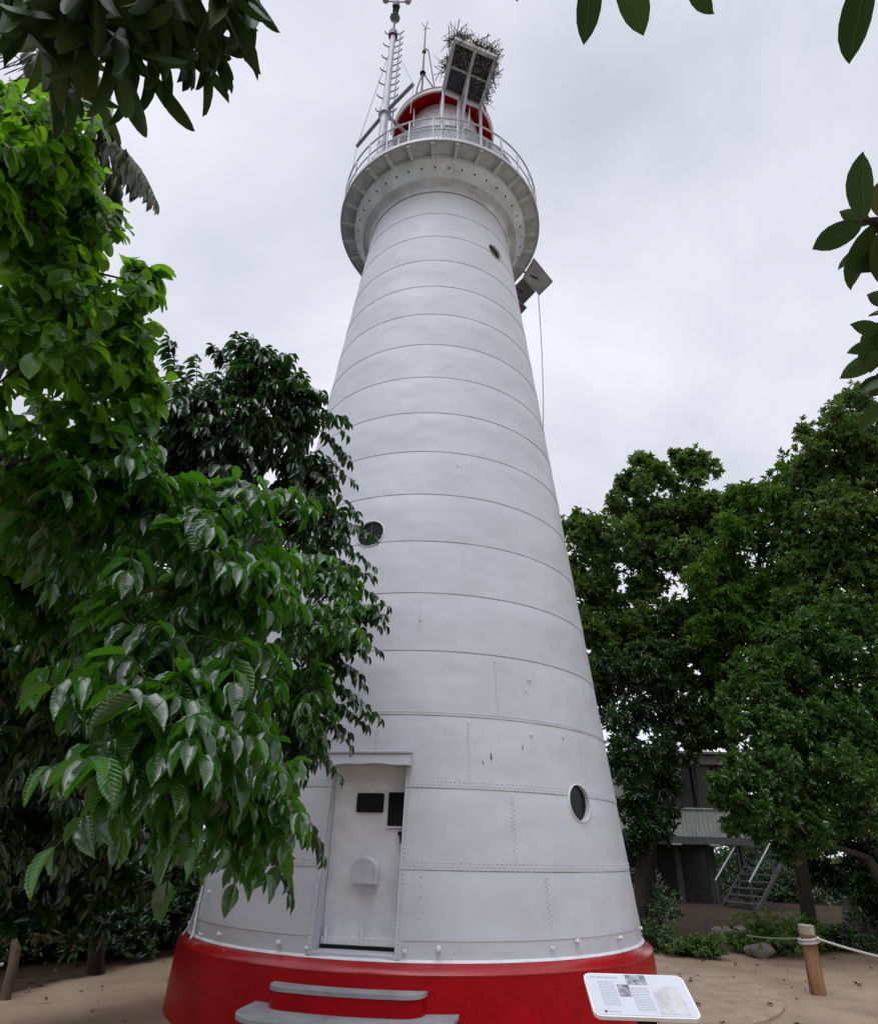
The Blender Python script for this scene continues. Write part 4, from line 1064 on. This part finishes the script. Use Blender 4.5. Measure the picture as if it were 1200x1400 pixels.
one = [((1182,302),(1173,213),2.0,.2),((1180,304),(1113,338),2.0,.26),((1200,300),(1156,392),2.05,.17),((1190,306),(1150,290),2.1,.22),((1205,300),(1196,252),2.1,.25),((1206,330),(1186,365),2.05,.24),((1215,300),(1205,390),2.0,.2),
       ((1212,415),(1188,403),2.5,.3),((1212,462),(1166,442),2.7,.22),((1214,470),(1160,480),2.6,.2),((1215,480),(1150,515),2.5,.2),((1216,495),(1158,500),2.6,.17),((1222,520),(1176,528),2.5,.25),((1230,545),(1172,584),2.1,.24),((1220,440),(1176,470),2.6,.2),((1226,500),(1190,540),2.6,.25),
       ((812,-60),(799,57),1.9,.18),((845,-60),(879,44),1.9,.21),((940,-50),(969,20),2.0,.2),((1190,-55),(1157,83),1.9,.18),((700,-60),(706,-2),2.0,.25),((1130,-70),(1138,-6),1.9,.2)]
overhang('overhanging_tree', 'broad pointed leaves dangling along the top and right frame edges', (6.6,-10.6,0), (5.2,-10.0,4.9), cl, M['leaf_over'], 47, .19, .2, 'branches hanging in from above the viewer', one, [((3.4,-13.0,5.4),1.9),((1.2,-13.4,6.2),1.8),((5.4,-11.4,5.6),2.0),((5.6,-13.4,3.8),1.7)], [at_d(1340,300,2.5), at_d(1310,-280,2.4)])

# ------------------------------------------------------------------ trees: right side
RT = 'island trees on the right of the lighthouse'
tree('round_leaf_tree', 'tall round-leaved tree rising just right of the tower', 'tree', (5.7,8.0,0),
     bl([(822,745,55,7),(868,690,48,7.2),(905,655,32,7),(940,650,36,7.4),(978,690,42,7.2),(835,830,62,7.4),(900,775,62,7.6),(965,770,55,7.5),(850,905,52,7.5),(920,860,60,7.8),(876,630,16,7),(985,840,50,7.6),(860,660,16,7.1),(935,625,18,7.2),(790,730,30,6.6),(790,790,40,6.6),(815,880,45,7),(930,920,52,7.6),(985,900,50,7.4),(1000,950,36,7),(940,985,30,7.2),(970,975,34,7.2),(812,800,40,6.8),(838,880,45,6.8),(820,930,36,6.6),(905,710,38,7.2),(870,740,40,7.2),(860,860,40,7),(930,700,34,7.2),(990,1005,24,6.8),(950,1012,16,7),(900,930,40,7.4),(1005,690,36,7.6),(960,715,46,7.6),(1010,800,50,7.6)], at_y), 'far', M['leaf_far'], 71, .14, .5, RT, ll=.18, dens=1.35)
tree('narrow_leaf_tree', 'light green narrow-leaved tree in the middle of the right-hand trees', 'tree', (8.4,5.4,0),
     bl([(1030,690,46,5),(1078,670,42,5.2),(1005,745,44,5),(1062,745,62,5.4),(1020,825,56,5.4),(1085,830,62,5.6),(990,800,50,5.6),(1040,890,56,5.8),(985,860,50,5.8),(1100,890,50,5.8)], at_y), 'narrow', M['leaf_lime'], 73, .14, .5, RT, ll=.21, dens=1.6)
tree('tall_shade_tree', 'tallest dense tree against the upper right edge', 'tree', (12.4,4.2,0),
     bl([(1128,598,44,3),(1180,565,46,3),(1108,640,40,3.2),(1168,650,62,3.4),(1140,735,72,3.6),(1195,745,72,3.6),(1130,825,72,3.8),(1200,840,72,3.6),(1250,650,90,3.4),(1260,780,90,3.4)], at_y), 'far', M['leaf_far'], 77, .17, .5, RT, ll=.135, dens=1.3)
tree('low_branched_tree', 'low-branched green tree spreading before the raised house', 'tree', (9.6,3.2,0),
     bl([(1022,930,44,3),(1080,905,60,3.2),(1148,890,70,3.2),(1195,955,70,3),(1050,985,50,2.8),(1112,1000,64,3),(1012,1060,32,2.4),(1060,1075,52,2.6),(1128,1085,62,2.8),(1195,1075,56,2.8),(1040,1112,28,2.4),(1105,1150,34,2.8),(1240,1000,80,3),(995,1095,22,2.3),(988,1075,18,2.3),(1008,1128,20,2.4),(1065,1130,28,2.6)], at_y), 'far', M['leaf_green'], 79, .12, .5, RT, ll=.125, dens=1.15)
tree('dark_leaf_tree', 'dark drooping tree hard against the right flank of the tower', 'tree', (4.9,6.2,0),
     bl([(858,985,38,6),(882,1040,36,6),(868,1095,40,6),(893,1128,20,6),(852,930,44,6.2),(905,950,40,6.4),(850,1040,34,5.8),(862,1150,24,6),(915,1000,36,6.6),(890,900,40,6.6),(920,1040,26,6.6),(904,1075,24,6.4),(910,1115,15,6.4)], at_y), 'narrow', M['leaf_mid'], 83, .15, .5, RT, ll=.19, dens=1.3)
tree('far_trunk_tree', 'thick-trunked dark tree at the lower right behind the rope', 'tree', (11.4,6.4,0),
     bl([(1160,1060,60,7),(1220,1120,60,6.5),(1085,1150,30,7.5),(1205,1000,70,7),(1120,1100,50,8),(1060,1040,50,8),(1180,1180,44,7.4),(1115,1190,34,8.5),(1225,1200,60,7),(1075,960,60,8),(1140,1010,60,8)], at_y), 'far', M['leaf_mid'], 89, .17, .5, RT, ll=.16, dens=1.1)
k_ = 0
for bs, lab, blobs in [((4.2,24,0), 'distant tree behind the left end of the house', [((4.5,24,3.6),2.4),((6.5,25,3.0),2.0),((2.5,24,4.0),2.6)]),
                       ((17.5,24,0), 'distant tree beyond the stairs', [((17.0,24,2.2),1.9),((19.5,24,3.4),2.4),((16.0,26,2.0),1.7)]),
                       ((24,17,0), 'distant tree beyond the right edge of the sand', [((24,17,3.4),2.8),((27,16,3.2),2.6),((21.5,20,2.0),1.8)]),
                       ((0,26,0), 'distant tree hidden mostly by the white tower', [((0,26,4),3.0),((-4,26,4),3.0)]),
                       ((-9,19,0), 'distant tree beyond the left shade', [((-9,19,3.4),3.2),((-13,18,4),3.2),((-17,15,4),3.4)])]:
    tree('background_tree', lab, 'tree', bs, blobs, 'far', M['leaf_far'], 110+k_, .2, .4, 'low trees closing the background', ll=.3, dens=.5); k_ += 1

# ------------------------------------------------------------------ shrubs
def shrub(p, r, h, label, mat, seed, ll=.1, group='low shrubs round the clearing'):
    e = empty('shrub', tuple(p), label, 'shrub', group); rng = np.random.default_rng(seed); p = np.array(p, float)
    Lv = Leaves(seed); st = MB(); n = int(90*r*r/.25)+40
    d = unit(rng.normal(size=(n,3))); d[:,2] = np.abs(d[:,2])
    P = p + d*np.array([r,r,h])*(rng.uniform(.35,1,n)*lumpy(rng, d, .3))[:,None] + DZ*.04
    rosettes(Lv, P, d + np.array([0,0,.7]), 7, ll, .25, .9, .1)
    for q in P[:40]: st.tube([p - DZ*.03, p*.4+q*.6 + np.array([0,0,.04]), q], [.012,.008,.004], 4, False)
    st.build('stems', M['bark'], e, False); Lv.build('foliage', mat, e, T_FAR)
sh = [((899,1300),.75,.45,'low dark shrub at the right foot of the red base','leaf_mid',.09),((938,1306),.6,.38,'low shrub left of the sandy path to the stairs','leaf_far',.09),((968,1308),.34,.35,'small shrub at the sandy path edge','leaf_far',.09),
      ((1058,1302),.85,.55,'rounded green shrub left of the brown log post','leaf_far',.1),((1095,1300),.6,.6,'bushy shrub directly behind the brown log post','leaf_lime',.1),((1022,1300),.45,.42,'small pale shrub among rocks by the path','leaf_lime',.09),
      ((1150,1300),.7,.55,'dark shrub right of the brown log post','leaf_mid',.1),((880,1285),.8,.9,'tall dark shrub behind the right side of the base','leaf_mid',.1)]
for i, (q, r, h, lab, mt, ll) in enumerate(sh): shrub(at_z(q[0], q[1], 0.02), r, h, lab, M[mt], 200+i, ll)
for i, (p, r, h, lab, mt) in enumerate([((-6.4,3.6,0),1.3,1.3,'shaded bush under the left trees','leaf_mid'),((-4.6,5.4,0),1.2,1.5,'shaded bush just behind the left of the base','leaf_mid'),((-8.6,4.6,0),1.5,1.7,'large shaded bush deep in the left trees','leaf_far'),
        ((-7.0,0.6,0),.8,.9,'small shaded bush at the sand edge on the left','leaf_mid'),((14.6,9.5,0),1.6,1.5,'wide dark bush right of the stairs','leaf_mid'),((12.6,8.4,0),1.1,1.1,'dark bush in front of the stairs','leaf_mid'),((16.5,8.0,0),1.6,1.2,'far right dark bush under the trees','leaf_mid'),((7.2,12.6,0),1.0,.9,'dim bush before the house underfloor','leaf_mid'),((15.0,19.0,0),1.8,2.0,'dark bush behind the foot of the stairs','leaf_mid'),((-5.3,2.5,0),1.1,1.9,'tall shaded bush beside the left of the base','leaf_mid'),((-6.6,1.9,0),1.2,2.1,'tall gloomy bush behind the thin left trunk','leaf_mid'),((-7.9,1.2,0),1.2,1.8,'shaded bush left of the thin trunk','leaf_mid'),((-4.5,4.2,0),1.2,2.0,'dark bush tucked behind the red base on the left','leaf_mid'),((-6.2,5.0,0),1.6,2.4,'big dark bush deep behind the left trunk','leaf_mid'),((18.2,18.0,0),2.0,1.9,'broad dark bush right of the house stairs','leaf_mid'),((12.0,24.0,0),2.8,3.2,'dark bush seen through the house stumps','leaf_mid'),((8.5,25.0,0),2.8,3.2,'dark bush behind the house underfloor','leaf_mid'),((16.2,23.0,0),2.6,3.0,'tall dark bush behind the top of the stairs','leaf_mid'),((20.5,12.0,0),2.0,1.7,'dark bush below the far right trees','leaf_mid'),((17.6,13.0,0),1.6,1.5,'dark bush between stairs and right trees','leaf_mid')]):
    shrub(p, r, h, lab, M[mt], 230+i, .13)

# rocks and litter
def rock(p, s, label, seed):
    rng = np.random.default_rng(seed); bm = bmesh.new(); bmesh.ops.create_icosphere(bm, subdivisions=3, radius=1)
    w = rng.normal(size=(5,3))*1.8; ph = rng.random(5)*6
    for v in bm.verts:
        c = np.array(v.co); k = 1 + .13*np.cos(w@c + ph).sum()/1.5; v.co = Vector(c*k*np.array(s))
    me = bpy.data.meshes.new('rock'); bm.to_mesh(me); bm.free(); me.polygons.foreach_set('use_smooth', [True]*len(me.polygons)); me.materials.append(M['rock'])
    o = bpy.data.objects.new('rock', me); C.objects.link(o); o.location = (float(p[0]), float(p[1]), float(p[2]) + s[2]*.35); o.rotation_euler = (0,0,rng.random()*6)
    tag(o, label, 'rock', 'coral rocks along the path')
rock(at_z(992,1276,.05), (.6,.3,.13), 'flat pale rock at the head of the sandy path', 1)
rock(at_z(1018,1290,.03), (.35,.28,.26), 'rounded rock beside the pale shrub', 2)
rock(at_z(1040,1306,.02), (.28,.2,.14), 'small dark rock below the round green shrub', 3)
rock(at_y(1163,1236,8.0) * np.array([1,1,0]) + DZ*.3, (.36,.3,.42), 'tall pale rock standing under the far right trees', 4)
b = Leaves(77); rng = np.random.default_rng(77); n = 600
P = np.stack([rng.uniform(-9,11,n), rng.uniform(-5,8,n), np.full(n,.02)], 1); R_ = np.hypot(P[:,0], P[:,1]); P = P[(R_ > 3.35)]
P[:,2] = np.where(np.hypot(P[:,0]-2.3, P[:,1]-.95) < 2.9, .075, .03); n = len(P)
q = rng.uniform(0,6.28,n); l = rng.uniform(.025,.11,n)
b.add(P, np.stack([np.cos(q), np.sin(q), rng.normal(size=n)*.15], 1), np.stack([rng.normal(size=n)*.3, rng.normal(size=n)*.3, np.ones(n)], 1), l, l*.3)
o = b.build('leaf_litter', M['litter'], None, T_MID); o['kind'] = 'stuff'; o['label'] = 'dry brown leaves scattered over the sand'
